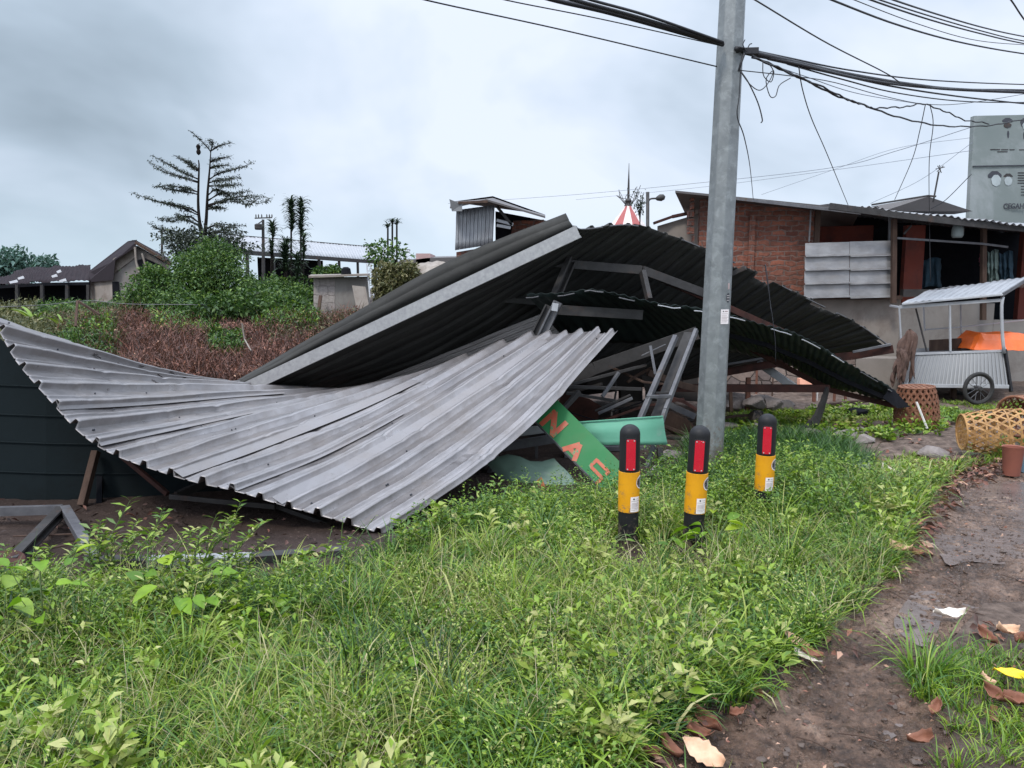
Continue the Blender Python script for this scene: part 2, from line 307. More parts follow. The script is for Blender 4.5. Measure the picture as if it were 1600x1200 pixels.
# ground: dark soil and trampled litter
def groundmat():
    m, nt, out = node_mat('soil'); v = coords(nt, 'Object')
    col = ramp(nt, noise(nt, v, 3, 10, .7), [(.3, (.020,.012,.010)), (.55, (.042,.027,.022)), (.75, (.09,.062,.05))])
    g = ramp(nt, noise(nt, v, .5, 6, .65), [(.5, (0,0,0)), (.7, (.5,.5,.5))]); col = mixc(nt, g, col, (.075,.05,.04))
    s = ramp(nt, noise(nt, v, 40, 4, .7), [(.62, (0,0,0)), (.7, (.7,.7,.7))]); col = mixc(nt, s, col, (.24,.18,.15))
    sx = nt.nodes.new('ShaderNodeSeparateXYZ'); L(nt, v, sx.inputs[0]); mr = N(nt, 'ShaderNodeMapRange', interpolation_type='SMOOTHSTEP', inp={'From Min': .9, 'From Max': 2.2}); L(nt, sx.outputs[0], mr.inputs[0])
    col = mixc(nt, mr.outputs[0], col, ramp(nt, noise(nt, v, 9, 9, .75), [(.34, (.04,.027,.022)), (.5, (.11,.078,.062)), (.68, (.22,.165,.135))]))
    b = N(nt, 'ShaderNodeBsdfPrincipled', inp={'Roughness': .85, 'Specular IOR Level': .3}); L(nt, col, b.inputs['Base Color'])
    bp = N(nt, 'ShaderNodeBump', inp={'Strength': .9, 'Distance': .03}); L(nt, noise(nt, v, 16, 8, .7), bp.inputs['Height']); L(nt, bp.outputs[0], b.inputs['Normal'])
    L(nt, b.outputs[0], out.inputs[0]); return m
def mudmat():
    m, nt, out = node_mat('wet mud'); v = coords(nt, 'Object')
    col = ramp(nt, noise(nt, v, 2.6, 10, .75, .6), [(.34, (.04,.023,.016)), (.46, (.115,.070,.048)), (.56, (.20,.128,.092)), (.68, (.33,.235,.175))])
    col = mixc(nt, .85, col, ramp(nt, noise(nt, v, 24, 8, .75), [(.38, (.30,.28,.27)), (.52, (.95,.95,.95)), (.64, (1.25,1.22,1.2))]), 'MULTIPLY')
    s = ramp(nt, noise(nt, v, 55, 4, .7), [(.63, (0,0,0)), (.70, (.6,.6,.6))]); col = mixc(nt, s, col, (.27,.22,.20))
    b = N(nt, 'ShaderNodeBsdfPrincipled', inp={'Specular IOR Level': .45}); L(nt, col, b.inputs['Base Color'])
    w = ramp(nt, noise(nt, v, 5, 8, .7), [(.46, (.10,.10,.10)), (.60, (.48,.48,.48))]); L(nt, w, b.inputs['Roughness'])
    bp = N(nt, 'ShaderNodeBump', inp={'Strength': 1.0, 'Distance': .035}); L(nt, noise(nt, v, 13, 10, .74), bp.inputs['Height']); L(nt, bp.outputs[0], b.inputs['Normal'])
    L(nt, b.outputs[0], out.inputs[0]); return m
M['soil'] = groundmat(); M['mud'] = mudmat()
# ---------------------------------------------------------------- surfaces from rib lines
def cr(p0, p1, p2, p3, t):
    return .5*((2*p1)+(-p0+p2)*t+(2*p0-5*p1+4*p2-p3)*t*t+(-p0+3*p1-3*p2+p3)*t**3)
def crl(A, t):
    """catmull-rom through rows of A (n,...) at params t in 0..n-1"""
    n = len(A); t = np.clip(np.asarray(t, float), 0, n-1); i = np.minimum(t.astype(int), n-2); f = t-i
    ext = np.concatenate([[2*A[0]-A[1]], A, [2*A[-1]-A[-2]]])
    f = f.reshape((-1,)+(1,)*(A.ndim-1))
    return cr(ext[i], ext[i+1], ext[i+2], ext[i+3], f)
def curve(pts, n=24):
    A = np.array([list(p) for p in pts], float); return [Vector(p) for p in crl(A, np.linspace(0, len(A)-1, n))]
TRAP = [(0,0),(.30,0),(.33,.16),(.38,.16),(.41,0),(.70,0),(.745,.92),(.77,1),(.88,1),(.905,.92),(.95,0)]
SINE = [(k/6, .5-.5*math.cos(2*math.pi*k/6)) for k in range(6)]
class Sheet:
    def __init__(s, rows, uref=0.0):
        s.A = np.array([[list(p) for p in r] for r in rows], float); s.nv, s.nu = s.A.shape[:2]
        tt = np.linspace(0, s.nv-1, 400); E = s.at(np.full(400, uref), tt)
        d = np.concatenate([[0], np.cumsum(np.linalg.norm(np.diff(E, axis=0), axis=1))]); s.tt, s.dd, s.W = tt, d, d[-1]
    def at(s, u, t):
        """u 0..1 along rib, t 0..nv-1"""
        u = np.atleast_1d(u); t = np.atleast_1d(t)
        B = crl(s.A, t)                      # (k,nu,3)
        uu = u*(s.nu-1); n = s.nu; i = np.minimum(uu.astype(int), n-2); f = (uu-i)[:, None]
        ext = np.concatenate([2*B[:, :1]-B[:, 1:2], B, 2*B[:, -1:]-B[:, -2:-1]], axis=1); k = np.arange(len(t))
        return cr(ext[k, i], ext[k, i+1], ext[k, i+2], ext[k, i+3], f)
    def nrm(s, u, t):
        e = 1e-3; du = s.at(np.clip(u+e, 0, 1), t)-s.at(np.clip(u-e, 0, 1), t); dt = s.at(u, np.clip(t+e*5, 0, s.nv-1))-s.at(u, np.clip(t-e*5, 0, s.nv-1))
        n = np.cross(du, dt); return n/np.maximum(np.linalg.norm(n, axis=1), 1e-9)[:, None]
    def pt(s, u, v):
        t = np.interp(v*s.W, s.dd, s.tt); a = np.array([u]); b = np.array([t]); return Vector(s.at(a, b)[0]), Vector(s.nrm(a, b)[0])
    def mesh(s, name, nr, h, mat_, parent=None, prof=TRAP, nu=28, sign=1, dent=.006, ragged=0, thick=.004, seed=1, crease=(), warp=0, **k):
        rg = np.random.default_rng(seed); S = []; H = []
        for i in range(nr):
            for f, hh in prof: S.append((i+f)/nr); H.append(hh)
        S.append(1); H.append(0); S = np.array(S); H = np.array(H)*h
        Sw = S+warp*(np.sin(S*19+1)+.6*np.sin(S*47+2))*np.sin(np.pi*S); t = np.interp(Sw*s.W, s.dd, s.tt); U = np.linspace(0, 1, nu)
        uu, tt = np.meshgrid(U, t, indexing='ij'); hh = np.tile(H, (nu, 1)); ss = np.tile(S, (nu, 1))
        if ragged:
            rr = 1+ragged*(np.repeat(rg.random(nr+1)-.5, len(prof))[:len(S)]); uu = uu*rr[None, :]; uu = np.clip(uu, 0, 1)
        u1 = uu.ravel(); t1 = tt.ravel(); p = s.at(u1, t1); n = s.nrm(u1, t1)*sign
        ph = rg.random(6)*6
        dn = dent*(np.sin(9*u1+ph[0]+4*ss.ravel()*s.W)+np.sin(17*u1*1.3+ph[1]-7*ss.ravel()*s.W)+.6*np.sin(31*u1+ph[2]+ss.ravel()*s.W*11))
        for u0, sl, w_, dp in crease: dn = dn-dp*np.exp(-((u1-u0-sl*ss.ravel()-.02*np.sin(ss.ravel()*40))/w_)**2)*(.6+.4*np.sin(ss.ravel()*31+u0*50))
        hmod = 1+.14*np.sin(5*u1+ph[3]+ss.ravel()*23)
        V = p+n*(hh.ravel()*hmod+dn)[:, None]
        m = len(S); I = np.arange((nu-1)*m).reshape(nu-1, m)[:, :-1].ravel(); F = np.stack([I, I+1, I+m+1, I+m], 1)
        ln = np.linalg.norm(s.at(np.array([1.]), np.array([t[m//2]]))-s.at(np.array([0.]), np.array([t[m//2]])))
        uv = np.stack([u1*ln, ss.ravel()*s.W], 1)
        o = np_mesh(name, V, F, mat_, parent, uv=uv, **k)
        if thick: md = o.modifiers.new('s', 'SOLIDIFY'); md.thickness = thick; md.offset = 0
        return o
def flat_sheet(a, b, c, d, nr, h, name, mat_, parent=None, **k):
    """a->b is along ribs at one side, d->c along ribs at the other"""
    a, b, c, d = [Vector(x) for x in (a, b, c, d)]
    rows = [[a, (a+b)/2, b], [(a+d)/2, (a+b+c+d)/4, (b+c)/2], [d, (d+c)/2, c]]
    return Sheet(rows).mesh(name, nr, h, mat_, parent, **k)
# ---------------------------------------------------------------- vegetation generators (numpy)
def unit(a): return a/np.maximum(np.linalg.norm(a, axis=1), 1e-9)[:, None]
def leafset(pos, d, L_, W_, fold=.25, droop=.2):
    """pointed leaves: 6 verts, 2 quads each"""
    n = len(pos); d = unit(d); rv = unit(RNG.normal(size=(n, 3))+np.array([0,0,1.5])); s = unit(np.cross(d, rv)); up = np.cross(s, d)
    L_ = np.broadcast_to(L_, n)[:, None]; W_ = np.broadcast_to(W_, n)[:, None]
    b = pos; m = pos+d*L_*.45+up*L_*0; tip = pos+d*L_-np.array([0,0,1])*L_*droop
    l = m+s*W_*.5+up*W_*fold; r = m-s*W_*.5+up*W_*fold
    V = np.stack([b, l, tip, r, m], 1).reshape(-1, 3); k = np.arange(n)*5
    F = np.concatenate([np.stack([k, k+4, k+2, k+1], 1), np.stack([k, k+3, k+2, k+4], 1)]); return V, F, 5
def bladeset(pos, az, length, width, bend, seg=3, lean=.25):
    """curved tapering blades"""
    n = len(pos); h = np.stack([np.cos(az), np.sin(az), np.zeros(n)], 1); side = np.stack([-np.sin(az), np.cos(az), np.zeros(n)], 1)
    tw = RNG.normal(size=n)*.8; side = unit(side*np.cos(tw)[:, None]+h*np.sin(tw)[:, None])
    V = []
    ang = lean+0*bend; p = pos.copy(); st = length/seg
    for i in range(seg+1):
        w = width*(1-.25*i/seg if i < seg-0 else .12)*.5
        if i == seg: w = width*.06
        elif i == seg-1: w = width*.33
        V += [p-side*w[:, None], p+side*w[:, None]]
        a = ang+bend*(i/seg)
        p = p+(h*np.sin(a)[:, None]+np.array([0,0,1])*np.cos(a)[:, None])*st[:, None]
    V = np.stack(V, 1); c = V.shape[1]; V = V.reshape(-1, 3); k = np.arange(n)*c
    F = np.concatenate([np.stack([k+2*i, k+2*i+1, k+2*i+3, k+2*i+2], 1) for i in range(seg)]); return V, F, c
def merge(parts):
    V = []; F = []; T = []; o = 0
    for v, f, t in parts: V.append(v); F.append(f+o); T.append(t); o += len(v)
    return np.concatenate(V), np.concatenate(F), np.concatenate(T)
def pnoise(x, y, s, seed=0):
    r = np.random.default_rng(seed); o = 0
    for k in range(6):
        a = r.random()*6.28; f = s*(1+k*.6); o = o+np.sin(f*(x*math.cos(a)+y*math.sin(a))+r.random()*6.28)/(1+k*.5)
    return o/3
def inpoly(x, y, poly):
    poly = [(p[0], p[1]) for p in poly]; r = np.zeros(len(x), bool); j = len(poly)-1
    for i in range(len(poly)):
        xi, yi = poly[i]; xj, yj = poly[j]
        c = ((yi > y) != (yj > y)) & (x < (xj-xi)*(y-yi)/(yj-yi+1e-12)+xi); r ^= c; j = i
    return r
def crown(name, clumps, n, ls, mat_, parent=None, out=.75, asp=.5, up=.2, **k):
    """leaf-filled crown: clumps = [(centre, (rx,ry,rz), weight)]"""
    w = np.array([c[2] for c in clumps], float); w /= w.sum(); idx = RNG.choice(len(clumps), n, p=w)
    C = np.array([list(c[0]) for c in clumps])[idx]; Rr = np.array([list(c[1]) for c in clumps])[idx]
    d = unit(RNG.normal(size=(n, 3))); rad = np.where(RNG.random(n) < out, .72+.4*RNG.random(n), RNG.random(n)**.5)
    rad *= 1+.38*pnoise(d[:,0]*3+idx, d[:,2]*3+d[:,1]*2, 2.0, 5)+.22*pnoise(d[:,0]*9+idx*2, d[:,2]*9, 1.0, 6); rad += (RNG.random(n) < .06)*.35*RNG.random(n)
    pos = C+d*Rr*rad[:, None]; dr = d*.7+RNG.normal(size=(n, 3))*.7+np.array([0,0,up])
    Ls = ls*(.6+.8*RNG.random(n)); V, F, c = leafset(pos, dr, Ls, Ls*asp, .2, .25)
    tt = np.clip(.5+.22*RNG.normal(size=n)+.15*pnoise(pos[:,0], pos[:,2]+pos[:,1], 3/ (Rr.mean()+.2), 2), 0, 1)
    return np_mesh(name, V, F, mat_, parent, tint=np.repeat(tt, c), **k)
def stems(name, base, tips, r, mat_, parent):
    b = MB()
    for t in tips:
        base_ = Vector(base); t = Vector(t); m = (base_+t)/2+Vector((random.uniform(-.1,.1), random.uniform(-.1,.1), .1*(t-base_).length))
        b.tube(curve([base_, m, t], 6), r, 5, r2=r*.3)
    return b.build(name, mat_, parent)
# ================================================================ GROUND
PATHL = [(880,1330),(1000,1200),(1060,1150),(1120,1108),(1222,1085),(1222,1040),(1295,990),(1362,925),(1405,872),(1425,830),(1455,785),(1490,740),(1530,722),(1580,716)]
PATHR = [(1820,716),(1900,830),(1900,935),(1640,940),(1530,950),(1490,985),(1450,1045),(1430,1075),(1480,1120),(1475,1170),(1500,1220),(1520,1330)]
PATH = [G(*p) for p in PATHL+PATHR]
def pathmask(x, y):
    j = .10*pnoise(x, y, 4, 3)+.05*pnoise(x, y, 13, 4)
    return inpoly(x+j, y+j, PATH)
def grid_ground():
    ys = np.concatenate([np.linspace(-2, 14, 330), np.linspace(14.2, 45, 60), np.geomspace(48, 1500, 18)])
    xs = np.concatenate([-np.geomspace(8, 1500, 24)[::-1], np.linspace(-7.9, 7.9, 320), np.geomspace(8, 1500, 24)])
    X, Y = np.meshgrid(xs, ys, indexing='ij'); Z = gz(X, Y)
    near = (np.abs(X) < 8) & (Y < 14)
    Z += near*(.012*pnoise(X, Y, 9, 8)+.008*pnoise(X, Y, 26, 9))
    pm = pathmask(X.ravel(), Y.ravel()).reshape(X.shape); Z = np.where(pm, Z-.05, Z)
    V = np.stack([X, Y, Z], -1).reshape(-1, 3); m = len(ys); n = len(xs)
    I = (np.arange(n-1)[:, None]*m+np.arange(m-1)[None]).ravel()
    return np_mesh('ground', V, np.stack([I, I+m, I+m+1, I+1], 1), M['soil'], smooth=True, kind='structure', loc=(0,0,0))
grid_ground()
def path_mesh():
    xs = np.linspace(0, 7.5, 520); ys = np.linspace(1.5, 9.2, 520); X, Y = np.meshgrid(xs, ys, indexing='ij')
    Z = gz(X, Y)-.018+.018*pnoise(X, Y, 6, 21)+.022*np.abs(pnoise(X, Y, 17, 22))-.014*np.abs(pnoise(X, Y, 30, 25))+.009*pnoise(X, Y, 60, 23)+.006*pnoise(X, Y, 130, 24)
    pm = pathmask(X.ravel(), Y.ravel()).reshape(X.shape)
    V = np.stack([X, Y, Z], -1).reshape(-1, 3); m = 520
    keep = pm[:-1, :-1] | pm[1:, 1:] | pm[1:, :-1] | pm[:-1, 1:]
    I = (np.arange(519)[:, None]*m+np.arange(519)[None])[keep].ravel()
    F = np.stack([I, I+m, I+m+1, I+1], 1); used, inv = np.unique(F, return_inverse=True)
    return np_mesh('muddy_path', V[used], inv.reshape(F.shape), M['mud'], smooth=True, kind='structure')
path_mesh()
# ---- grass
GR_MAIN = [G(*p) for p in [(-700,1700),(-700,930),(0,918),(130,930),(240,925),(420,920),(520,915),(575,905),(625,876),(680,842),(740,815),(800,797),(900,788),(1000,770),(1060,762),(1130,745),(1240,738),(1340,742),(1430,758),(1510,722),(1560,712),(1600,720),(1750,730),(1900,1100),(2600,1700)]]
GR_FAR = [G(*p) for p in [(1040,700),(1100,655),(1190,640),(1400,640),(1400,628),(1640,628),(1700,700),(1400,745),(1100,760)]]
def tufts(cx, cy, nb, length, spread, wid, tintmu, tsd=.12, bend=(.7,1.9), lean=(.0,.5)):
    n = len(cx); tot = int(nb.sum()); i = np.repeat(np.arange(n), nb)
    az = RNG.random(tot)*6.283+.0; rr = spread*np.sqrt(RNG.random(tot))
    x = cx[i]+np.cos(az)*rr; y = cy[i]+np.sin(az)*rr; z = gz(x, y)-.012
    ln = length[i]*(.45+.75*RNG.random(tot)); az2 = az+RNG.normal(size=tot)*.6
    bd = bend[0]+(bend[1]-bend[0])*RNG.random(tot)
    V, F, c = bladeset(np.stack([x, y, z], 1), az2, ln, wid*(.6+.8*RNG.random(tot)), bd, 4, lean=lean[0]+(lean[1]-lean[0])*RNG.random(tot))
    t = np.clip(tintmu[i]+tsd*RNG.normal(size=tot), 0, 1)
    return V, F, np.repeat(t, c)
BOLL = G(981,852)
RIGHT = [G(*p) for p in [(1440,900),(1460,1040),(1440,1090),(1480,1130),(1470,1180),(1500,1400),(2400,1400),(2100,760),(1800,760)]]
def scatter(poly, dens, wx=(-6,7), wy=(1.6,11), fade=True, avoid=True):
    n = int((wx[1]-wx[0])*(wy[1]-wy[0])*dens); x = wx[0]+(wx[1]-wx[0])*RNG.random(n); y = wy[0]+(wy[1]-wy[0])*RNG.random(n)
    k = inpoly(x, y, poly) & (np.abs(x) < y*.74+.5)
    if avoid: k &= ~pathmask(x, y)
    k &= ~((np.abs(x-BOLL.x*.97) < .15) & (y < BOLL.y+.1) & (y > BOLL.y-.55)) & ~((np.abs(x-1.10) < .13) & (y < 4.7) & (y > 4.2))
    if fade: k &= RNG.random(n) < np.clip((4.2/y)**1.3, 0, 1)
    return x[k], y[k]
parts = []
x, y = scatter(GR_MAIN, 330)
fade = np.clip(y/4.2, 1, 2.0)
tn = .40+.22*pnoise(x, y, 2.6, 31)+.16*pnoise(x, y, 8, 32)+.07*RNG.normal(size=len(x))
dry = pnoise(x, y, 1.5, 33) > .55; tn = np.where(dry, tn+.2, tn)
edge = np.clip(1-(.0), 0, 1)
rgt = inpoly(x, y, RIGHT); gap = np.where(rgt, pnoise(x, y, 3.2, 48) > .02, pnoise(x, y, 6.5, 30) > -.62); x, y, tn, rgt = x[gap], y[gap], tn[gap], rgt[gap]
parts.append(tufts(x, y, RNG.integers(10, 22, len(x)), (.18+.08*pnoise(x, y, 4, 34)+.035*RNG.normal(size=len(x)))*np.clip(1.1-.03*y, .6, 1)*np.where(rgt, .5, 1), .045, .0055, tn, tsd=.15, bend=(.9,2.5)))
# lush separate clumps
x, y = scatter(GR_MAIN, 13); k = ~inpoly(x, y, RIGHT); x, y = x[k], y[k]
parts.append(tufts(x, y, RNG.integers(35, 80, len(x)), .26+.06*RNG.normal(size=len(x)), .07, .0065, .42+.17*RNG.normal(size=len(x)), tsd=.10, bend=(.8,2.3), lean=(.05,.6)))
# coarse arching blades that catch the light
x, y = scatter(GR_MAIN, 60); k = (pnoise(x, y, 2.0, 44) > -.2) & ~inpoly(x, y, RIGHT); x, y = x[k], y[k]
parts.append(tufts(x, y, np.full(len(x), 9), np.full(len(x), .30), .03, .0085, .50+.12*pnoise(x, y, 5, 45), tsd=.2, bend=(1.5,3.0), lean=(.05,.6)))
# finer, greyer, taller seeding stalks
x, y = scatter(GR_MAIN, 150); k = (pnoise(x, y, 1.8, 35) > .0) & ~inpoly(x, y, RIGHT); x, y = x[k], y[k]
parts.append(tufts(x, y, np.full(len(x), 7), .27+.05*pnoise(x, y, 3, 36), .05, .0028, .88+.1*pnoise(x, y, 5, 37), bend=(.5,1.5)))
# short far turf
x, y = scatter(GR_FAR, 260, (1, 9), (6, 12.5), fade=False)
k = pnoise(x, y, 1.9, 50) > .02; x, y = x[k], y[k]
parts.append(tufts(x, y, np.full(len(x), 12), .085+.03*pnoise(x, y, 3, 38), .07, .008, .50+.15*pnoise(x, y, 2, 39)))
# dark lush patch behind the last bollard
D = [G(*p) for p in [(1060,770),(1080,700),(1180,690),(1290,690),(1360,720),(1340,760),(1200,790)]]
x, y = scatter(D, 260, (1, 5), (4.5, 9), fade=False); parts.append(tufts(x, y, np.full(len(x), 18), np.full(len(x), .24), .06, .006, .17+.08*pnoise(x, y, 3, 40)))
# grass lip on the right of the path
D = [G(*p) for p in [(1430,1080),(1455,1035),(1510,1010),(1560,1020),(1640,1030),(1700,1400),(1500,1400),(1480,1170),(1490,1120)]]
x, y = scatter(D, 330, (1, 5), (1.6, 4), avoid=False, fade=False); k = pnoise(x, y, 3.5, 49) > -.25; x, y = x[k], y[k]; parts.append(tufts(x, y, np.full(len(x), 15), np.full(len(x), .11), .05, .004, .42+.15*pnoise(x, y, 3, 41)))
V, F, T = merge(parts)
np_mesh('grass', V, F, M['grass'], tint=T, kind='stuff', loc=(0,0,0), label='long uneven green grass filling the foreground beside the muddy path', cat='grass')
print('grass blades faces', len(F))
# ---- low leafy ground cover among the grass
def cover(poly, n_per, ls, hh, dens, seed, tmu=.45, asp=.5, wx=(-6,7), wy=(1.6,9), thr=-.1, fade=True):
    x, y = scatter(poly, dens, wx, wy, fade=fade); k = (pnoise(x, y, 2.2, seed) > thr) & ~(inpoly(x, y, RIGHT) & (pnoise(x, y, 3.2, 48) < .1)) & ~(inpoly(x, y, RIGHT) & (hh > .14)); x, y = x[k], y[k]
    i = np.repeat(np.arange(len(x)), n_per); m = len(i); h = hh*(.5+.8*RNG.random(len(x)))[i]; f = RNG.random(m)
    a = RNG.random(m)*6.283; lx = RNG.normal(size=len(x))[i]*.25*h
    px = x[i]+np.cos(a)*.015+lx*f; py = y[i]+np.sin(a)*.015; pz = gz(x[i], y[i])+h*f
    d = np.stack([np.cos(a), np.sin(a), .5+.5*RNG.random(m)-.4*f*0], 1); Ls = ls*(.6+.7*RNG.random(m))*(1.15-.4*f)
    V, F, c = leafset(np.stack([px, py, pz], 1), d, Ls, Ls*asp, .15, .25)
    return V, F, np.repeat(np.clip(tmu+.18*pnoise(x, y, 3, seed+1)[i]+.14*RNG.normal(size=m), 0, 1), c)
P1 = cover(GR_MAIN, 18, .032, .16, 190, 61, .50, thr=-.2)
P2 = cover(GR_MAIN, 16, .07, .17, 95, 63, .70, .34, thr=.0)
P7 = cover(GR_MAIN, 26, .085, .20, 60, 71, .85, .42, thr=.42)
P6 = cover(GR_MAIN, 30, .018, .24, 110, 66, .80, .5, thr=.1)
EDGE = [G(*p) for p in [(575,910),(625,880),(690,838),(750,805),(810,785),(930,775),(1000,750),(1060,745),(1130,720),(1240,735),(1350,760),(1420,800),(1300,840),(1000,830),(760,850),(620,900)]]
P3 = cover(EDGE, 46, .026, .24, 190, 65, .42, .45, thr=-.9, fade=False)
P4 = cover(EDGE, 20, .06, .24, 90, 68, .5, .3, thr=-.2, fade=False)
LW = [G(*p) for p in [(-200,990),(-200,935),(200,940),(520,915),(600,880),(640,960),(400,1020),(100,1040)]]
P5 = cover(LW, 30, .030, .17, 130, 70, .42, .45, thr=-.8, fade=False)
V, F, T = merge([P1, P2, P3, P4, P5, P6, P7])
np_mesh('weeds', V, F, M['weed'], tint=T, kind='stuff', loc=(0,0,0), label='low small leaved weeds tangled through the grass and along the wreck', cat='weeds')
FW = [G(*p) for p in [(1130,690),(1180,655),(1300,640),(1420,640),(1500,650),(1480,690),(1350,690),(1240,680)]]
V, F, T = cover(FW, 14, .07, .10, 60, 73, .62, .6, (1.5, 8), (6, 12), thr=-.2, fade=False)
np_mesh('creeping_plants', V, F, M['weed'], tint=T, kind='stuff', loc=(0,0,0), label='bright creeping leaves on the ground between rubble and woven basket', cat='weeds')
# ---- leaf litter, pebbles
def litter(name, poly, dens, ls, mt, label, cat, wx, wy, tmu, thr=-2, seed=80):
    x, y = scatter(poly, dens, wx, wy, False, False); k = pnoise(x, y, 2.5, seed) > thr; x, y = x[k], y[k]; n = len(x)
    a = RNG.random(n)*6.283; V, F, c = leafset(np.stack([x, y, gz(x, y)+.012+.02*RNG.random(n)], 1), np.stack([np.cos(a), np.sin(a), RNG.normal(size=n)*.25], 1), ls*(.5+RNG.random(n)), ls*.5*(.6+.6*RNG.random(n)), .3, .1)
    return np_mesh(name, V, F, mt, tint=np.repeat(np.clip(tmu+.3*RNG.normal(size=n), 0, 1), c), kind='stuff', loc=(0,0,0), label=label, cat=cat)
D = [G(*p) for p in [(1380,800),(1440,750),(1500,712),(1640,712),(1560,745),(1500,770),(1470,830),(1440,870),(1395,850)]]
litter('leaf_litter', D, 420, .075, M['dead'], 'brown and pale dead leaves heaped along the top edge of the path', 'dead leaves', (2, 6), (3.5, 8), .55)
D2 = [G(*p) for p in [(940,1300),(1000,1200),(1110,1100),(1225,1100),(1290,985),(1340,1010),(1250,1080),(1160,1130),(1060,1300)]]
litter('leaf_scraps', D2, 240, .05, M['dead'], 'small brown leaf scraps scattered along the lower grass edge of the path', 'dead leaves', (0, 3), (1.6, 4), .4)
litter('path_litter', PATH, 60, .022, M['dead'], 'tiny pale and brown scraps trodden into the wet mud path', 'litter', (0, 7), (1.6, 8), .7)
litter('bank_litter', [G(*p) for p in [(1060,740),(1100,655),(1240,650),(1480,655),(1500,715),(1420,750),(1300,735),(1150,735)]], 90, .07, M['dead'], 'brown leaf litter and scraps on the rubble bank behind the bollards', 'dead leaves', (1, 7), (5, 11), .55, thr=-.1)
for (of0, of1, nm_, lb_) in ((-25,45,'edge_litter','leaf crumbs strewn along the left edge of the whole path'),): litter(nm_, [G(x_+of0, y_) for x_, y_ in PATHL]+[G(x_+of1, y_) for x_, y_ in PATHL[::-1]], 150, .045, M['dead'], lb_, 'dead leaves', (0, 6), (1.6, 8), .5, thr=-.15)
RL = [G(*p) for p in [(1520,985),(1640,960),(1720,1130),(1640,1200),(1540,1130),(1560,1060)]]
litter('leaf_heap', RL, 700, .06, M['dead'], 'brown dead leaves heaped in the thin grass at the right edge', 'dead leaves', (1.5, 4), (2, 4.5), .5, thr=-.15)
litter('shed_litter', [G(*p) for p in [(-300,960),(-300,800),(300,790),(640,800),(560,880),(200,920)]], 60, .05, M['dead'], 'dark scraps trodden into the mud under the light roof', 'litter', (-6, 0), (3.5, 7), .15)
def puddle(name, pts, z, label):
    pp = [G(px, py) for px, py in pts]; n = len(pp); c = sum(pp, Vector())/n; ring = []
    for i in range(n*6):
        f = i/6; q = crl(np.array([list(p) for p in pp+pp[:2]]), [f])[0]; ring.append(Vector((q[0]+.05*pnoise(q[0], q[1], 9, 51), q[1]+.08*pnoise(q[0], q[1], 7, 52), 0)))
    b = MB(); c = sum(ring, Vector())/len(ring); h = lambda p: Vector((p.x, p.y, z+gzf(c.x, c.y)))
    return b.poly([h(p) for p in ring]).build(name, M['puddle'], label=label, kind='structure')
def puddlemat():
    m, nt, out = node_mat('muddy water'); v = coords(nt, 'Object'); b = N(nt, 'ShaderNodeBsdfPrincipled', inp={'Specular IOR Level': .6, 'Roughness': .10}); L(nt, ramp(nt, noise(nt, v, 6, 6), [(.3, (.09,.068,.06)), (.7, (.16,.12,.105))]), b.inputs['Base Color'])
    bp = N(nt, 'ShaderNodeBump', inp={'Strength': .35, 'Distance': .01}); L(nt, noise(nt, v, 22, 6, .7), bp.inputs['Height']); L(nt, bp.outputs[0], b.inputs['Normal']); L(nt, b.outputs[0], out.inputs[0]); return m
M['puddle'] = puddlemat()
puddle('puddle', [(1450,800),(1500,762),(1580,752),(1680,770),(1680,850),(1600,870),(1530,880),(1470,870)], -.014, 'shallow wet film shining on the upper path')
puddle('puddle', [(1400,960),(1450,900),(1530,895),(1600,905),(1560,935),(1490,950),(1440,1000)], -.022, 'thin wet film in the middle of the path')
puddle('puddle', [(1300,1080),(1360,1040),(1420,1060),(1440,1110),(1380,1150),(1300,1140)], -.024, 'wet hollow low on the path')
def pebbles(name, poly, dens, wx, wy, s0, mt, label):
    x, y = scatter(poly, dens, wx, wy, False, False); n = len(x); oct_ = np.array([[1,0,0],[0,1,0],[-1,0,0],[0,-1,0],[0,0,1],[0,0,-1]], float)
    s = s0*(.4+RNG.random(n)**2*1.6); sc = s[:, None]*np.stack([1+.5*RNG.random(n), .8+.5*RNG.random(n), .45+.3*RNG.random(n)], 1)
    V = oct_[None]*sc[:, None, :]*(1+.25*RNG.normal(size=(n, 6, 1))); a = RNG.random(n)*6.28; ca, sa = np.cos(a), np.sin(a)
    V = np.stack([V[..., 0]*ca[:, None]-V[..., 1]*sa[:, None], V[..., 0]*sa[:, None]+V[..., 1]*ca[:, None], V[..., 2]], -1)+np.stack([x, y, gz(x, y)-.008], 1)[:, None]
    f = np.array([[0,1,4],[1,2,4],[2,3,4],[3,0,4],[1,0,5],[2,1,5],[3,2,5],[0,3,5]]); F = (np.arange(n)[:, None, None]*6+f[None]).reshape(-1, 3)
    return np_mesh(name, V.reshape(-1, 3), F, mt, kind='stuff', loc=(0,0,0), smooth=True, label=label, cat='pebbles')
pebbles('pebbles', PATH, 900, (0, 7), (1.6, 8), .0045, M['mud'], 'small stones and mud crumbs pressed into the wet path')
MUDL = [G(*p) for p in [(-300,980),(-300,800),(300,790),(640,800),(560,880),(200,920)]]
pebbles('mud_clods', MUDL, 130, (-6, 0), (3.5, 7), .014, M['soil'], 'dark mud clods under the left end of the fallen roof')
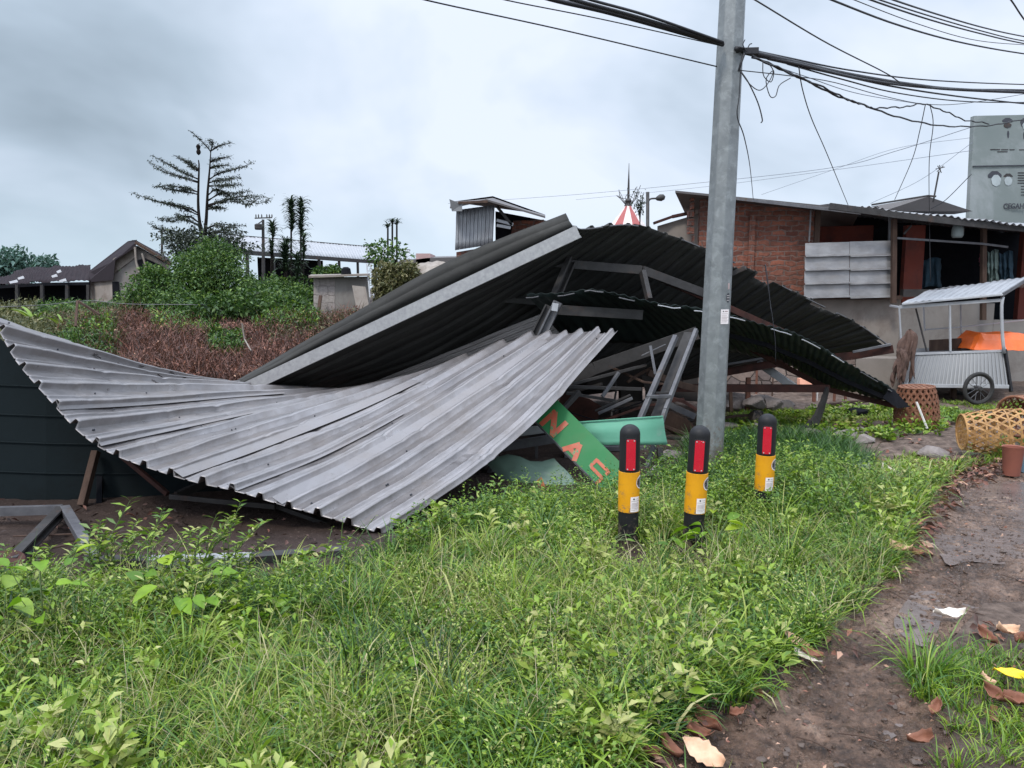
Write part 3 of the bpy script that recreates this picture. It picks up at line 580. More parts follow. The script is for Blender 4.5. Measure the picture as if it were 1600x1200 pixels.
# ================================================================ WRECK: light sheet A
rowsA = [[(-15,492,5.6),(130,540,6.8),(290,587,8.0),(450,609,9.2)],[(30,570,5.35),(160,584,6.5),(310,600,7.8),(480,611,9.0)],
 [(80,630,5.2),(220,626,6.3),(370,617,7.5),(530,611,8.7)],[(135,685,5.1),(270,662,6.1),(420,636,7.3),(585,605,8.5)],
 [(205,722,5.02),(350,680,6.0),(510,632,7.1),(670,583,8.2)],[(284,748,4.97),(430,695,5.9),(590,630,6.9),(755,548,8.0)],
 [(365,768,4.93),(510,710,5.8),(660,630,6.8),(835,524,7.7)],[(450,793,4.9),(600,715,5.7),(740,625,6.6),(885,521,7.5)],
 [(525,812,4.87),(665,730,5.6),(790,638,6.4),(925,519,7.3)],[(598,835,4.85),(730,748,5.5),(850,645,6.2),(965,517,7.2)]]
A = Sheet([[P(*q) for q in r] for r in rowsA])
tA = thing('fallen_roof', 'large light grey ribbed metal roof lying twisted in front of the wreck', 'roof', A.pt(.3, .9)[0])
A.mesh('roofing_sheet', 17, .048, M['roofA'], tA, nu=120, warp=.004, crease=((.55,-.12,.012,.015),(.30,.10,.010,.009),(.78,-.05,.012,.013),(.12,.02,.008,.006)), sign=-1 if A.nrm(np.array([.5]), np.array([5.]))[0][2] < 0 else 1, dent=.0028, ragged=.05, seed=3)
sA = -1 if A.nrm(np.array([.5]), np.array([5.]))[0][2] < 0 else 1
random.seed(5)
for k in range(34):
    p, n = A.pt(random.choice([.04,.2,.38,.55,.72,.88,.97])+random.uniform(-.01,.01), (int(random.random()*17)+.2)/17); n = n*sA
    MB().lathe([(.007,0),(.007,.006),(.004,.011)], p+n*.004, 6, n).build('roofing_screw', M['ink'], tA)
# lap ridge: edge of a second overlapping sheet, standing a little proud
for (v, u0, u1) in ((.30,.0,.8),(.42,.0,.75),(.60,.0,.8),(.71,.0,.6),(.80,.0,.95)):
    b = MB(); a = []; c = []
    for i in range(15):
        u = u0+(u1-u0)*i/14; p, n = A.pt(u, v); q, n2 = A.pt(u, v-.022); a.append(p+n*sA*.012); c.append(q+n2*sA*.042)
    for i in range(14): b.quad(a[i], a[i+1], c[i+1], c[i])
    b.build('sheet_lap', M['roofA'], tA, solid=.003)
def crumpled(name, p, n, L_, W_, mt, az=0.0, curl=.3, **k):
    """small curled leaf / scrap mesh lying on normal n"""
    n = Vector(n).normalized(); x = n.cross(Vector((math.cos(az), math.sin(az), .1))).normalized(); y = n.cross(x); b = MB(); nu, nv = 11, 7; vs = []
    tw_ = random.uniform(-.9,.9)
    for i in range(nu):
        u = i/(nu-1); w = W_*math.sin(math.pi*(.06+.90*u))**.9*(1+random.uniform(-.22,.18))
        for j in range(nv):
            v = j/(nv-1)-.5; z = curl*W_*(abs(v)*1.6)**2+curl*L_*.8*(u-.4)**2+tw_*v*(u-.5)*W_*1.5+random.uniform(-.06,.06)*W_
            vs.append(Vector(p)+x*(u-.5)*L_+y*v*w+n*(z+.004))
    fs = [(i*nv+j, i*nv+j+1, (i+1)*nv+j+1, (i+1)*nv+j) for i in range(nu-1) for j in range(nv-1)]
    return b.add(vs, fs).build(name, mt, smooth=True, solid=.002, **k)
M['wetleaf'] = mat('wet black leaf', (.02,.016,.018), (.04,.03,.028), rough=.5)
random.seed(9)
for (px_u, v, s) in ((.35,.06,.10),(.5,.05,.09),(.62,.09,.16),(.42,.10,.07),(.3,.16,.06),(.55,.15,.12),(.7,.13,.07),(.48,.2,.1),(.78,.2,.09),(.25,.24,.05),(.66,.22,.06),(.9,.1,.07),(.15,.62,.03),(.5,.68,.04)):
    p, n = A.pt(px_u, v); crumpled('dead_leaf', p+n*sA*.02, n*sA, s, s*.4, M['wetleaf'], random.uniform(0, 3), .25, label='small black wet leaf stuck on the light fallen roof', cat='leaf', group='wet leaves on the fallen light roof')
# striped sheet behind A
flat_sheet(P(545,613,9.3), P(846,490,8.5), P(900,548,8.2), P(600,645,9.1), 9, .02, 'striped_roof_sheet', M['roofBs'], label='narrow striped grey roof sheet showing behind the light roof', cat='roof sheet', nu=16)
# ================================================================ WRECK: big dark roof B
rowsB = [[(365,598,8.6),(520,508,8.3),(700,408,8.0),(884,333,7.75)],[(388,604,8.5),(560,520,8.25),(730,440,8.0),(904,356,7.7)],
 [(500,612,9.2),(660,555,8.9),(820,460,8.5),(985,350,8.0)],[(640,625,9.8),(780,570,9.4),(930,470,8.9),(1060,371,8.3)],
 [(780,625,10.2),(900,590,9.8),(1030,500,9.3),(1150,410,8.7)],[(880,620,10.6),(1000,600,10.2),(1130,535,9.7),(1250,460,9.1)],
 [(960,612,10.9),(1090,588,10.4),(1220,545,9.9),(1335,502,9.4)],[(1000,600,11),(1130,578,10.6),(1260,562,10.1),(1395,543,9.6)]]
B = Sheet([[P(*q) for q in r] for r in rowsB], uref=1.0)
tB = thing('collapsed_roof', 'big dark ribbed roof rising to a peak, its black underside facing the path', 'roof', P(700,600,9.5))
sB = 1 if B.nrm(np.array([.5]), np.array([3.]))[0][1] > 0 else -1
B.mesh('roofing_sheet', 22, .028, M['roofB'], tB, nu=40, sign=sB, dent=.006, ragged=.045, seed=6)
# galvanised fascia channel along the left edge
fa = [P(*q) for q in ((385,606,8.36),(560,524,8.13),(730,444,7.88),(904,362,7.58))]
fb = curve(fa, 12); b = MB()
for i in range(11): b.bar(fb[i], fb[i+1]+(fb[i+1]-fb[i])*.004, .045, .125, ch=.006)
b.build('fascia_channel', M['fascia'], tB)
def bars(name, pts, w, h, mt, parent=None, ch=None, **k):
    b = MB(); pts = [Vector(p) for p in pts]
    for i in range(len(pts)-1): b.bar(pts[i], pts[i+1], w, h, ch=ch)
    return b.build(name, mt, parent, bevel=.003 if not ch else 0, **k)
bars('purlin', [P(832,408,8.25), P(1003,422,8.2), P(1110,462,8.5)], .05, .09, M['steel'], tB)
bars('purlin', [P(560,560,8.7), P(760,466,8.5), P(930,480,8.6)], .05, .06, M['roofB'], tB)
bars('purlin', [P(1003,422,8.25), P(1130,478,8.6), P(1260,535,9.2)], .05, .07, M['rust'], tB)
bars('purlin', [P(1130,582,10.2), P(1222,566,9.9), P(1330,556,9.65), P(1396,545,9.45)], .05, .1, M['rust'], tB)
bars('edge_strip', [P(1332,550,9.5), P(1392,538,9.42)], .03, .03, M['steell'], tB)
bars('edge_strip', [P(1132,570,10.1), P(1208,557,9.85)], .02, .03, M['steell'], tB)
bars('rafter', [P(893,405,8.15), P(868,464,7.95)], .06, .11, M['steel'], tB, ch=.006)
bars('rafter', [P(1004,424,8.1), P(1014,468,7.95)], .05, .07, M['steel'], tB)
bars('rafter', [P(1140,430,8.8), P(1165,418,8.7)], .03, .05, M['steel'], tB)
# pale strips painting in the light caught by the rib ends
for (v0, v1) in ((.03,.10),(.12,.19),(.31,.36),(.45,.47),(.62,.65),(.70,.76),(.80,.83),(.88,.99)):
    pp = [B.pt(1.0, v0+(v1-v0)*k/4) for k in range(5)]; bars('lit_edge', [p-Vector((0,0,.012)) for p, n in pp], .03, .012, M['steell'], tB)
# ---- middle canopy C
rowsC = [[(822,462,7.95),(852,490,8.4),(880,522,8.8)],[(880,458,7.8),(920,490,8.3),(955,535,8.9)],[(930,452,7.7),(980,490,8.3),(1025,542,8.95)],
 [(1000,470,7.7),(1045,502,8.3),(1090,546,8.95)],[(1070,480,7.75),(1108,512,8.3),(1140,550,8.95)],[(1130,490,7.8),(1160,524,8.35),(1185,558,8.95)],
 [(1210,512,7.95),(1215,540,8.4),(1225,568,8.95)],[(1265,532,8.15),(1260,560,8.55),(1262,588,9.0)],[(1320,565,8.4),(1308,586,8.7),(1300,608,9.0)],
 [(1372,594,8.65),(1362,606,8.8),(1352,619,9.0)],[(1420,630,8.8),(1415,630,8.9),(1408,634,9.0)]]
C = Sheet([[P(*q) for q in r] for r in rowsC])
tC = thing('fallen_canopy', 'low dark green canopy sheet sagging to the ground beside the woven basket', 'canopy', P(1290,640,8.8))
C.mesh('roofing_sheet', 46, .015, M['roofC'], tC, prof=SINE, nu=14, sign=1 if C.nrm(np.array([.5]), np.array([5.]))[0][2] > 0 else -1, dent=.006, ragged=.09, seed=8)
ce = [P(q[0], q[1]+3, q[2]-.03) for q in (r[0] for r in rowsC)]
cc = curve(ce, 60)
for i in range(12): bars('lit_lip', [cc[i*5+k]+Vector((0,0,random.uniform(-.008,.006))) for k in range(4 if i % 3 else 3)], .02, .011, M['zinc'] if 3 < i < 10 else M['steell'], tC)  # pale strips stand in for the wet highlight along the canopy edge
cm = [C.pt(.45, v)[0]-Vector((0,0,.05)) for v in (.35,.5,.65,.8,.95)]
bars('purlin', cm, .04, .05, M['dark'], tC)
ce2 = [P(*q) for q in ((1140,528,8.8),(1225,572,8.9),(1296,609,8.95),(1405,636,8.9))]
bars('edge_beam', ce2, .05, .06, M['rust'], tC)
bars('beam', [P(872,484,7.9), P(1004,492,7.9)], .05, .10, M['steel'], tC)
# torn tip in front of the basket
MB().slab([P(1392,606,8.7), P(1405,618,8.65), P(1422,636,8.5), P(1402,638,8.6), P(1380,622,8.7)], (.0,.012,.006)).build('torn_flap', M['dark'], tC)
# ---- standing frame between them
tF = thing('steel_trestle', 'leaning ladder like steel trestle holding up the dark roof behind the left bollard', 'steel frame', P(1000,770,6.9))
bars('leg', [P(1056,525,7.4), P(1000,655,6.95), P(962,745,6.7)], .045, .045, M['steell'], tF)
bars('leg', [P(1088,515,7.45), P(1040,640,7.0), P(1000,765,6.7)], .035, .045, M['steell'], tF)
bars('leg', [P(1076,520,7.6), P(1023,655,7.15)], .09, .03, M['steel'], tF)
bars('rung', [P(1010,620,7.05), P(1049,619,7.05)], .03, .03, M['steell'], tF)
bars('rung', [P(1012,614,7.12), P(1048,614,7.12)], .02, .02, M['steel'], tF)
bars('steel_beam', [P(880,600,8.1), P(930,575,8.0), P(1090,520,7.7)], .06, .13, M['steel'], label='thick grey beam rising to the right under the dark roof', cat='beam')
tG = thing('prop_post', 'short bright topped steel channel post under the peak of the roof', 'post', P(838,540,7.9))
bars('channel', [P(872,472,7.75), P(842,535,7.8)], .05, .09, M['steell'], tG, ch=.006)
bars('channel', [P(858,478,7.85), P(832,530,7.9)], .04, .08, M['steel'], tG, ch=.006)
bars('top_plate', [P(868,474,7.68), P(866,486,7.68)], .06, .07, M['white'], tG)
tH = thing('fallen_trestle', 'long dark horizontal beam with a bent splayed leg, right of the pole', 'beam', P(1250,680,8.6))
bars('beam', [P(1030,606,8.5), P(1295,607,8.7)], .06, .085, M['rust'], tH)
b = MB(); cl = curve([P(1293,606,8.68), P(1282,640,8.6), P(1268,668,8.5), P(1238,695,8.4)], 9)
for i in range(8): b.bar(cl[i], cl[i+1], .03, .07+.02*i)
b.build('leg', M['steel'], tH)
bars('white_batten', [P(1184,566,10.2), P(1245,608,9.8)], .04, .10, M['white'], label='bright white batten slanting down under the dark roof', cat='batten')
# loose clutter in the dark
def loose(nm, a, c, w, h, mt, label, cat='metal bar', ch=None): return bars(nm, [P(*a), P(*c)], w, h, M[mt], label=label, cat=cat, ch=ch)
loose('steel_tube', (935,646,7.3), (988,622,7.2), .02, .03, 'steell', 'light double edged tube above the green signboard')
loose('steel_tube', (930,642,7.35), (985,617,7.25), .02, .02, 'steel', 'dark thin tube just behind the light double edged tube')
loose('steel_tube', (941,620,7.5), (967,582,7.6), .03, .03, 'steell', 'short slanting tube with a bright tip in the dark middle of the wreck')
loose('steel_tube', (882,604,7.7), (1002,608,7.8), .03, .035, 'steel', 'upper horizontal bar in the dark middle of the wreck')
loose('steel_tube', (884,614,7.6), (960,626,7.7), .03, .03, 'steel', 'lower sagging bar in the dark middle of the wreck')
loose('steel_tube', (866,655,7.3), (905,612,7.5), .04, .05, 'steel', 'short thick tube rising behind the upper corner of the signboard')
loose('steel_tube', (895,600,7.8), (1010,570,7.9), .03, .03, 'steel', 'rising bar under the thick grey beam')
loose('thin_rod', (1002,556,7.6), (1040,538,7.6), .012, .012, 'steell', 'thin pale rod near the top of the ladder like trestle', 'rod')
loose('thin_rod', (1016,540,7.6), (1024,585,7.5), .03, .01, 'steell', 'short pointed pale strip hanging by the ladder like trestle', 'strip')
loose('wall_strut', (776,712,6.7), (742,800,6.2), .035, .05, 'steell', 'right one of two slanting struts below the light roof edge', 'strut')
loose('wall_strut', (762,718,6.8), (730,800,6.3), .03, .05, 'steel', 'left darker one of two slanting struts below the light roof edge', 'strut')
loose('channel_bar', (790,678,6.9), (852,670,6.9), .04, .07, 'white', 'white channel piece sticking out above the pale bent sheet', 'channel')
loose('channel_bar', (775,700,7.0), (885,682,7.0), .05, .08, 'steell', 'long grey channel under the white channel piece', 'channel')
loose('thin_post', (838,690,7.3), (838,760,7.0), .03, .04, 'steel', 'short dark post under the long grey channel', 'post')
loose('thin_post', (885,680,7.4), (885,780,6.9), .04, .08, 'steel', 'broad dark post behind the green signboard', 'post')
loose('thin_post', (905,690,7.2), (898,760,6.9), .015, .02, 'steell', 'thin upright rod between signboard and pale sheet', 'rod')
loose('thin_post', (1030,700,7.1), (1040,780,6.9), .05, .05, 'steel', 'dark post stub below the mint green sheet', 'post')
rc_ = random.Random(42); GJ = 'bent bars jumbled under the dark roof'
for i in range(26):
    px, py, Yc = rc_.uniform(890,1075), rc_.uniform(585,735), rc_.uniform(7.4,9.2); a_ = rc_.uniform(-.9,.9) if rc_.random() < .7 else rc_.uniform(1.0,2.0); ln_ = rc_.uniform(25,70)
    q0 = P(px-ln_*math.cos(a_), py-ln_*math.sin(a_)*.6, Yc+rc_.uniform(-.3,.3)); q2 = P(px+ln_*math.cos(a_), py+ln_*math.sin(a_)*.6, Yc+rc_.uniform(-.3,.3)); q1 = (q0+q2)/2+Vector((rc_.uniform(-.05,.05), 0, rc_.uniform(-.06,.06)))
    q0.z = max(q0.z, .03); q1.z = max(q1.z, .03); q2.z = max(q2.z, .03); w_ = rc_.choice((.02,.03,.045,.06))
    bars('bent_bar', [q0, q1, q2], w_, w_*rc_.uniform(.5,1.2), M[rc_.choice(('steel','steel','rust','steell','wood','dark'))], label='bent bar or batten jumbled in the dark under the collapsed roof', cat='bar', group=GJ)
for i, (px, py, Yc, w_, h_, r_, mt) in enumerate(((1035,590,8.6,.45,.3,.3,'plastershade'),(905,640,8.4,.5,.35,-.4,'rust'),(870,600,8.8,.5,.3,.2,'steel'),(985,690,7.8,.4,.3,.5,'dark'),(815,660,7.8,.6,.3,-.3,'plastershade'),(1060,665,8.2,.35,.25,-.6,'wood'))):
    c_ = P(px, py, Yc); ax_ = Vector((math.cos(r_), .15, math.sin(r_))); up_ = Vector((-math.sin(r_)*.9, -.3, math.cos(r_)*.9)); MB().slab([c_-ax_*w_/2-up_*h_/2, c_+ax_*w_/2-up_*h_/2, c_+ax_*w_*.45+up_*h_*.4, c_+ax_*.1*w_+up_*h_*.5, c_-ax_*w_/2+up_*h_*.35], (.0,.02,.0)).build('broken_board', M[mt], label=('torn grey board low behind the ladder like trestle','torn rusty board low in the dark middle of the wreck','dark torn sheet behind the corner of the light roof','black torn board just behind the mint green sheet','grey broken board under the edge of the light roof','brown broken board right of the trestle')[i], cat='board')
b = MB(); b.slab([P(918,562,9.0), P(1010,555,9.0), P(1010,604,9.0), P(918,606,9.0)], (0,.06,0)); b.build('grey_board', M['plastershade'], label='plain dark grey board standing in the middle of the wreck', cat='board')
b = MB(); b.slab([P(970,606,8.9), P(1004,606,8.9), P(1004,668,8.9), P(970,668,8.9)], (0,.2,0)); b.build('brick_pillar', M['plastershade'], label='brown grey pillar stub below the plain grey board', cat='pillar')
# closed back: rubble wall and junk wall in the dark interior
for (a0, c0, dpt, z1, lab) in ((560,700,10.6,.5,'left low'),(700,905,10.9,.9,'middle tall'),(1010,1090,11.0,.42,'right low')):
    p = PZ(a0, dpt, 0); q = PZ(c0, dpt, 0); b = MB().box((p.x, dpt, -.05), (q.x, dpt+.12, z1)); b.build('shop_wall', M['plastershade'], label=lab+' dark plaster wall stub deep inside the wreck', cat='wall')
# ---- green boards
tS = thing('signboard', 'green signboard with orange letters N A S leaning down to the right', 'sign', P(940,770,6.3))
o = P(833,654,6.55); ox = P(929,752,6.2)-o; oy = P(868,622,6.6)-o
ex = ox.normalized(); ey = (oy-ex*oy.dot(ex)); Wd = ey.length; ey.normalize(); en = ex.cross(ey).normalized()
if en.y > 0: en = -en
Ld = ox.length*1.16
def S2(u, v, d=0): return o+ex*u*Ld+ey*v*Wd+en*d
MB().slab([S2(-.25,0), S2(1,0), S2(1,1), S2(-.25,1)], -en*.012).build('board', M['board'], tS, bevel=.002)
bars('frame_edge', [S2(-.25,-.02,-.01), S2(1,-.02,-.01)], .014, .02, M['steell'], tS)
def stroke(b, a, c, w):
    a = Vector((a[0]*Ld, a[1]*Wd)); c = Vector((c[0]*Ld, c[1]*Wd)); d = (c-a).normalized(); nn = Vector((-d.y, d.x))*w/2; pts = []
    for q in (a-nn, c-nn, c+nn, a+nn): pts.append(o+ex*q.x+ey*q.y+en*.001)
    b.slab(pts, en*.003+ (en*.0005*len(b.v)/8))
w = Wd*.17
b = MB(); stroke(b, (.10,.03), (.10,.70), w); stroke(b, (.10,.66), (.26,.07), w*1.1); stroke(b, (.26,.03), (.26,.70), w); b.build('letter_n', M['letter'], tS)
b = MB(); stroke(b, (.43,-.02), (.51,.50), w*.95); stroke(b, (.59,-.02), (.51,.50), w*.95); stroke(b, (.46,.16), (.56,.16), w*.8); b.build('letter_a', M['letter'], tS)
b = MB(); stroke(b, (.73,.20), (.73,.56), w*.62); stroke(b, (.73,.52), (.89,.52), w*.62); stroke(b, (.89,.40), (.89,.55), w*.62); stroke(b, (.73,.24), (.89,.24), w*.62); stroke(b, (.89,-.03), (.89,.24), w*.62); b.build('letter_s', M['letter'], tS)
rows = [[P(900,661,6.75),P(902,675,6.72),P(925,697,6.7)],[P(960,657,6.75),P(962,674,6.7),P(965,695,6.68)],[P(1036,651,6.75),P(1039,673,6.72),P(1043,695,6.7)]]
t = thing('green_sheet', 'mint green metal sheet hanging level behind the left bollard', 'metal sheet', P(980,696,6.7))
Sheet(rows).mesh('sheet', 1, .0, M['mint'], t, prof=[(0,0),(.3,0),(.6,0)], nu=8, dent=.004)
bars('hem', [P(900,660,6.74), P(1036,650.5,6.74)], .012, .012, M['mint'], t)
rows = [[P(757,720,6.5),P(790,760,6.3),P(820,815,6.1)],[P(800,708,6.55),P(825,745,6.3),P(845,810,6.05)],[P(835,722,6.45),P(860,755,6.25),P(880,800,6.05)],[P(866,717,6.45),P(900,752,6.25),P(928,782,6.1)]]
t = thing('bent_sheet', 'pale grey green bent metal sheet lying below the green signboard', 'metal sheet', P(850,800,6.1))
Sheet(rows).mesh('sheet', 3, .006, M['pale'], t, prof=[(0,0),(.5,0),(.9,0)], nu=14, dent=.008)
b = MB(); q = [P(838,752,6.20), P(846,745,6.20), P(858,775,6.12), P(850,780,6.12)]; b.slab(q, (0,-.004,0)).build('orange_mark', M['letter'], t)
bars('broken_edge', [P(895,790,6.08), P(922,775,6.1)], .02, .03, M['white'], t)
# ---- left: dark wall panel D and beams
tD = thing('wall_panel', 'dark teal metal wall panel standing under the left end of the light roof', 'wall panel', PZ(60, 6.0, 0))
def pl(px, z, Y): return PZ(px, Y, z)
tops = [(-300,1.55,5.6),(-20,1.29,5.7),(30,1.11,5.7),(72,.965,5.7),(140,.72,5.74),(230,.51,5.82),(335,.42,5.92),(430,.36,6.1)]
b = MB()
for q, r_ in zip(tops[:-1], tops[1:]): b.slab([pl(q[0],-.05,q[2]), pl(r_[0],-.05,r_[2]), pl(r_[0],r_[1],r_[2]), pl(q[0],q[1],q[2])], (0,.02,0))
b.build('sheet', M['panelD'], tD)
for z_ in (.22,.45,.66,.88):
    e_ = {.22:-1,.45:230,.66:140,.88:72}[z_]; e_ = 400 if e_ < 0 else e_; g = [(q[0], 0, q[2]) for q in tops if q[0] <= e_]; bars('seam', [pl(q[0], z_-.0002*q[0], q[2]-.008) for q in g], .008, .010, M['panelD'], tD)
bars('stud', [pl(57,.0,5.9), pl(75,.72,5.92)], .03, .04, M['steell'], tD)
bars('stud', [pl(208,.0,6.2), pl(208,.40,6.2)], .02, .03, M['steel'], tD)
bars('rail', [pl(-200,.98,5.7), pl(60,.74,5.85)], .03, .04, M['steell'], tD)
loose('rusty_beam', (-60,792,5.6), (290,754,6.3), .06, .07, 'rust', 'rusty red brown beam along the foot of the dark teal panel', 'beam')
loose('wood_post', (150,705,5.7), (128,790,5.5), .05, .05, 'wood', 'brown wooden post standing under the light roof edge', 'post')
loose('wood_post', (157,705,5.9), (155,800,5.6), .04, .05, 'dark', 'black post just right of the brown wooden post', 'post')
loose('thin_channel', (265,776,5.35), (430,792,5.2), .02, .035, 'steel', 'thin rusty channel hanging below the light roof edge', 'channel')
loose('dark_strut', (320,755,5.8), (275,775,5.6), .04, .06, 'steel', 'short strut angling up to the light roof edge', 'strut')
loose('roof_strut', (35,575,5.9), (20,700,5.75), .03, .04, 'steel', 'dark strut hanging from the left end of the light roof')
loose('roof_strut', (190,712,5.6), (262,772,5.45), .03, .035, 'rust', 'rusty diagonal strut right of the black post', 'strut')
loose('roof_strut', (430,790,5.3), (520,822,5.1), .03, .03, 'steel', 'thin bar under the light roof near its lowest corner', 'strut')
loose('floor_bar', (-40,812,5.3), (240,800,5.6), .03, .04, 'rust', 'long rusty bar lying behind the broken steelwork', 'bar')
loose('floor_bar', (200,842,4.95), (430,828,5.1), .025, .03, 'steel', 'thin dark bar lying on the mud behind the thin weeds', 'bar')
tJ = thing('bent_steelwork', 'broken angular steelwork of joined channels lying on the mud at far left', 'steel frame', G(100,860))
g1 = G(97,796, .10); bars('channel', [G(-40,800,.10), g1], .04, .06, M['steell'], tJ, ch=.005)
bars('channel', [g1+Vector((0,0,-.005)), G(18,880,.03)], .06, .07, M['steel'], tJ, ch=.005)
bars('channel', [g1+Vector((.02,0,.005)), G(147,872,.03)], .06, .05, M['steell'], tJ)
t = thing('floor_channel', 'galvanised channel lying along the edge of the grass at left', 'channel', G(340,880))
bars('dull_end', [G(150,878,.04), G(232,878,.04)], .09, .05, M['steel'], t, ch=.005)
bars('bright_length', [G(232.5,878,.04), G(392,873,.04)], .09, .05, M['fascia'], t, ch=.005)
bars('dull_end', [G(392.5,873,.04), G(540,862,.04)], .09, .05, M['steel'], t, ch=.005)
MB().lathe([(0,0),(.10,.0),(.115,.012),(.11,.02),(.03,.03),(0,.03)], G(5,882,.03), 20, (.1,-.3,1)).build('rusty_disc', M['rust'], smooth='auto', label='rusty brown round disc on the mud at the left edge', cat='disc')
for i, (a, c, w) in enumerate((((20,838,0),(180,832,0),.01),((60,860,0),(260,822,0),.012))):
    bars('stick', [G(a[0],a[1],.03), G(c[0],c[1],.03)], w, w, M['wood'], label=('thin stick lying left of the broken steelwork' if i == 0 else 'thin stick slanting across the mud behind the grass'), cat='stick')
t = bars('wood_plank', [G(500,950,.08), G(543,905,.11)], .022, .015, M['plasterl'], label='pale broken plank poking out of the grass near the light roof corner', cat='plank')
for i, (q, s) in enumerate((((468,915),.12),((490,925),.1),((508,912),.08))):
    crumpled('paper_scrap', G(q[0], q[1], .06), (0,-.3,1), s, s*.7, M['trash'], i*1.3, .4, label='pale scrap of paper lying in the grass by the broken plank', cat='scrap', group='paper scraps by the broken plank')
# ================================================================ BOLLARDS
def emblem(parent, c, r, r_cyl, a0):
    """round badge wrapped on a post: white ring, dark centre, pale cross bars"""
    def pt(x, y, d=.0015): a = a0+x/r_cyl; return Vector(c)+Vector((math.sin(a)*(r_cyl+d), -math.cos(a)*(r_cyl+d), y))
    b = MB(); n = 20
    for k in range(n): a = 2*math.pi*k/n; e = 2*math.pi*(k+1)/n; b.poly([pt(0,0), pt(r*math.cos(a), r*math.sin(a)), pt(r*math.cos(e), r*math.sin(e))])
    o = b.build('badge', M['sticker'], parent)
    b = MB()
    for k in range(n): a = 2*math.pi*k/n; e = 2*math.pi*(k+1)/n; q = r*.82; b.poly([pt(0,0,.0025), pt(q*math.cos(a), q*math.sin(a), .0025), pt(q*math.cos(e), q*math.sin(e), .0025)])
    b.build('badge_centre', M['ink'], o)
    b = MB()
    for y0, y1, x0, x1 in ((-.06,.06,-.8,.8),(.3,.4,-.6,.6),(-.45,-.36,-.55,.55)): b.quad(pt(x0*r,y0*r,.0034), pt(x1*r,y0*r,.0034), pt(x1*r,y1*r,.0034), pt(x0*r,y1*r,.0034))
    for x0 in (-.25,.2): b.quad(pt(x0*r,-.7*r,.0038), pt((x0+.08)*r,-.7*r,.0038), pt((x0+.08)*r,.7*r,.0038), pt(x0*r,.7*r,.0038))
    b.build('badge_lines', M['sticker'], o)
def sticker(parent, c, w, h, rc, a0, d0=.0018):
    def pt(x, y, d=0): a = a0+x/rc; return Vector(c)+Vector((math.sin(a)*(rc+d0+d), -math.cos(a)*(rc+d0+d), y))
    b = MB(); n = 6
    for k in range(n): x0 = -w/2+w*k/n; x1 = x0+w/n; b.quad(pt(x0,-h/2), pt(x1,-h/2), pt(x1,h/2), pt(x0,h/2))
    o = b.build('sticker', M['sticker'], parent)
    b = MB(); q = h*.045; b.poly([pt(-w*.16+q*1.3*math.cos(a), h*.36+q*1.3*math.sin(a), .001) for a in np.linspace(0, 5.6, 9)]); b.build('logo_dot', M['ink'], o)
    b = MB()
    for i, (x0, x1, y) in enumerate([(.02,.36,.36),(-.45,.45,.22),(-.4,.4,.08),(-.4,.35,.0),(-.4,.4,-.08),(-.4,.3,-.16),(-.4,.4,-.26),(-.4,.2,-.36)]):
        for k in range(4): X0 = w*(x0+(x1-x0)*k/4); X1 = w*(x0+(x1-x0)*(k+1)/4); b.quad(pt(X0, h*(y-.012), .001), pt(X1, h*(y-.012), .001), pt(X1, h*(y+.012), .001), pt(X0, h*(y+.012), .001))
    b.build('text_lines', M['pinkink'], o)
def bollard(loc, label, tilt=(0,0)):
    t = thing('bollard', label, 'bollard', loc, 'black and yellow bollards beside the pole')
    r = .063; c = Vector(loc)
    MB().lathe([(r,-.15),(r,.245)], c, 32).build('lower_tube', M['black'], t, smooth='auto')
    MB().lathe([(r+.001,.2455),(r+.003,.247),(r+.003,.497),(r+.001,.4985)], c, 40).build('yellow_band', M['yellow'], t, smooth='auto')
    MB().lathe([(r,.499),(r,.73)]+[(r*math.cos(a)+1e-5*(a < 1.5), .73+r*.95*math.sin(a)) for a in np.linspace(.15, math.pi/2, 9)], c, 32).build('cap', M['black'], t, smooth='auto')
    b = MB(); z0, z1 = .515, .705; w = .030
    def rp(x, z, d): return c+Vector((x, -math.sqrt(max(r*r-x*x, 0))-d, z))
    def plate(w, z0, z1, d, mt, nm, ch=.006):
        b = MB(); pr = [(-w,z0+ch),(-w+ch,z0),(w-ch,z0),(w,z0+ch),(w,z1-ch),(w-ch,z1),(-w+ch,z1),(-w,z1-ch)]
        y = -r-d; b.slab([c+Vector((x, y, z)) for x, z in pr], (0, d+.012, 0)); return b.build(nm, mt, t, bevel=.001)
    pr = plate(.033, .508, .712, .002, M['black'], 'reflector_mount'); pr = plate(.0285, .514, .706, .006, M['red'], 'reflector')
    for x in (-.019,.019):
        for z in (.522,.698): MB().lathe([(.0042,0),(.0042,.002),(.002,.0035)], c+Vector((x,-r-.006,z)), 10, (0,-1,0)).build('rivet', M['white'], t)
    sticker(t, c+Vector((0,0,.30)), .062, .095, r+.003, .52)
    emblem(t, c+Vector((0,0,.435)), .042, r+.003, 1.22)
    t.rotation_euler = (tilt[0], tilt[1], -math.atan2(loc[0], loc[1])+.12); return t
p = G(981,852); bl1 = bollard((p.x, p.y, -.02), 'left bollard of three, fully visible down to its black foot')
def copy_tree(o, off, label, rot=(0,0,0)):
    r = o.copy(); COL.objects.link(r); r.location = Vector(o.location)+Vector(off); r.rotation_euler = rot; r['label'] = label
    def kids(a, b):
        for ch in [x for x in bpy.data.objects if x.parent == a]:
            c = ch.copy(); COL.objects.link(c); c.parent = b; kids(ch, c)
    kids(o, r); return r
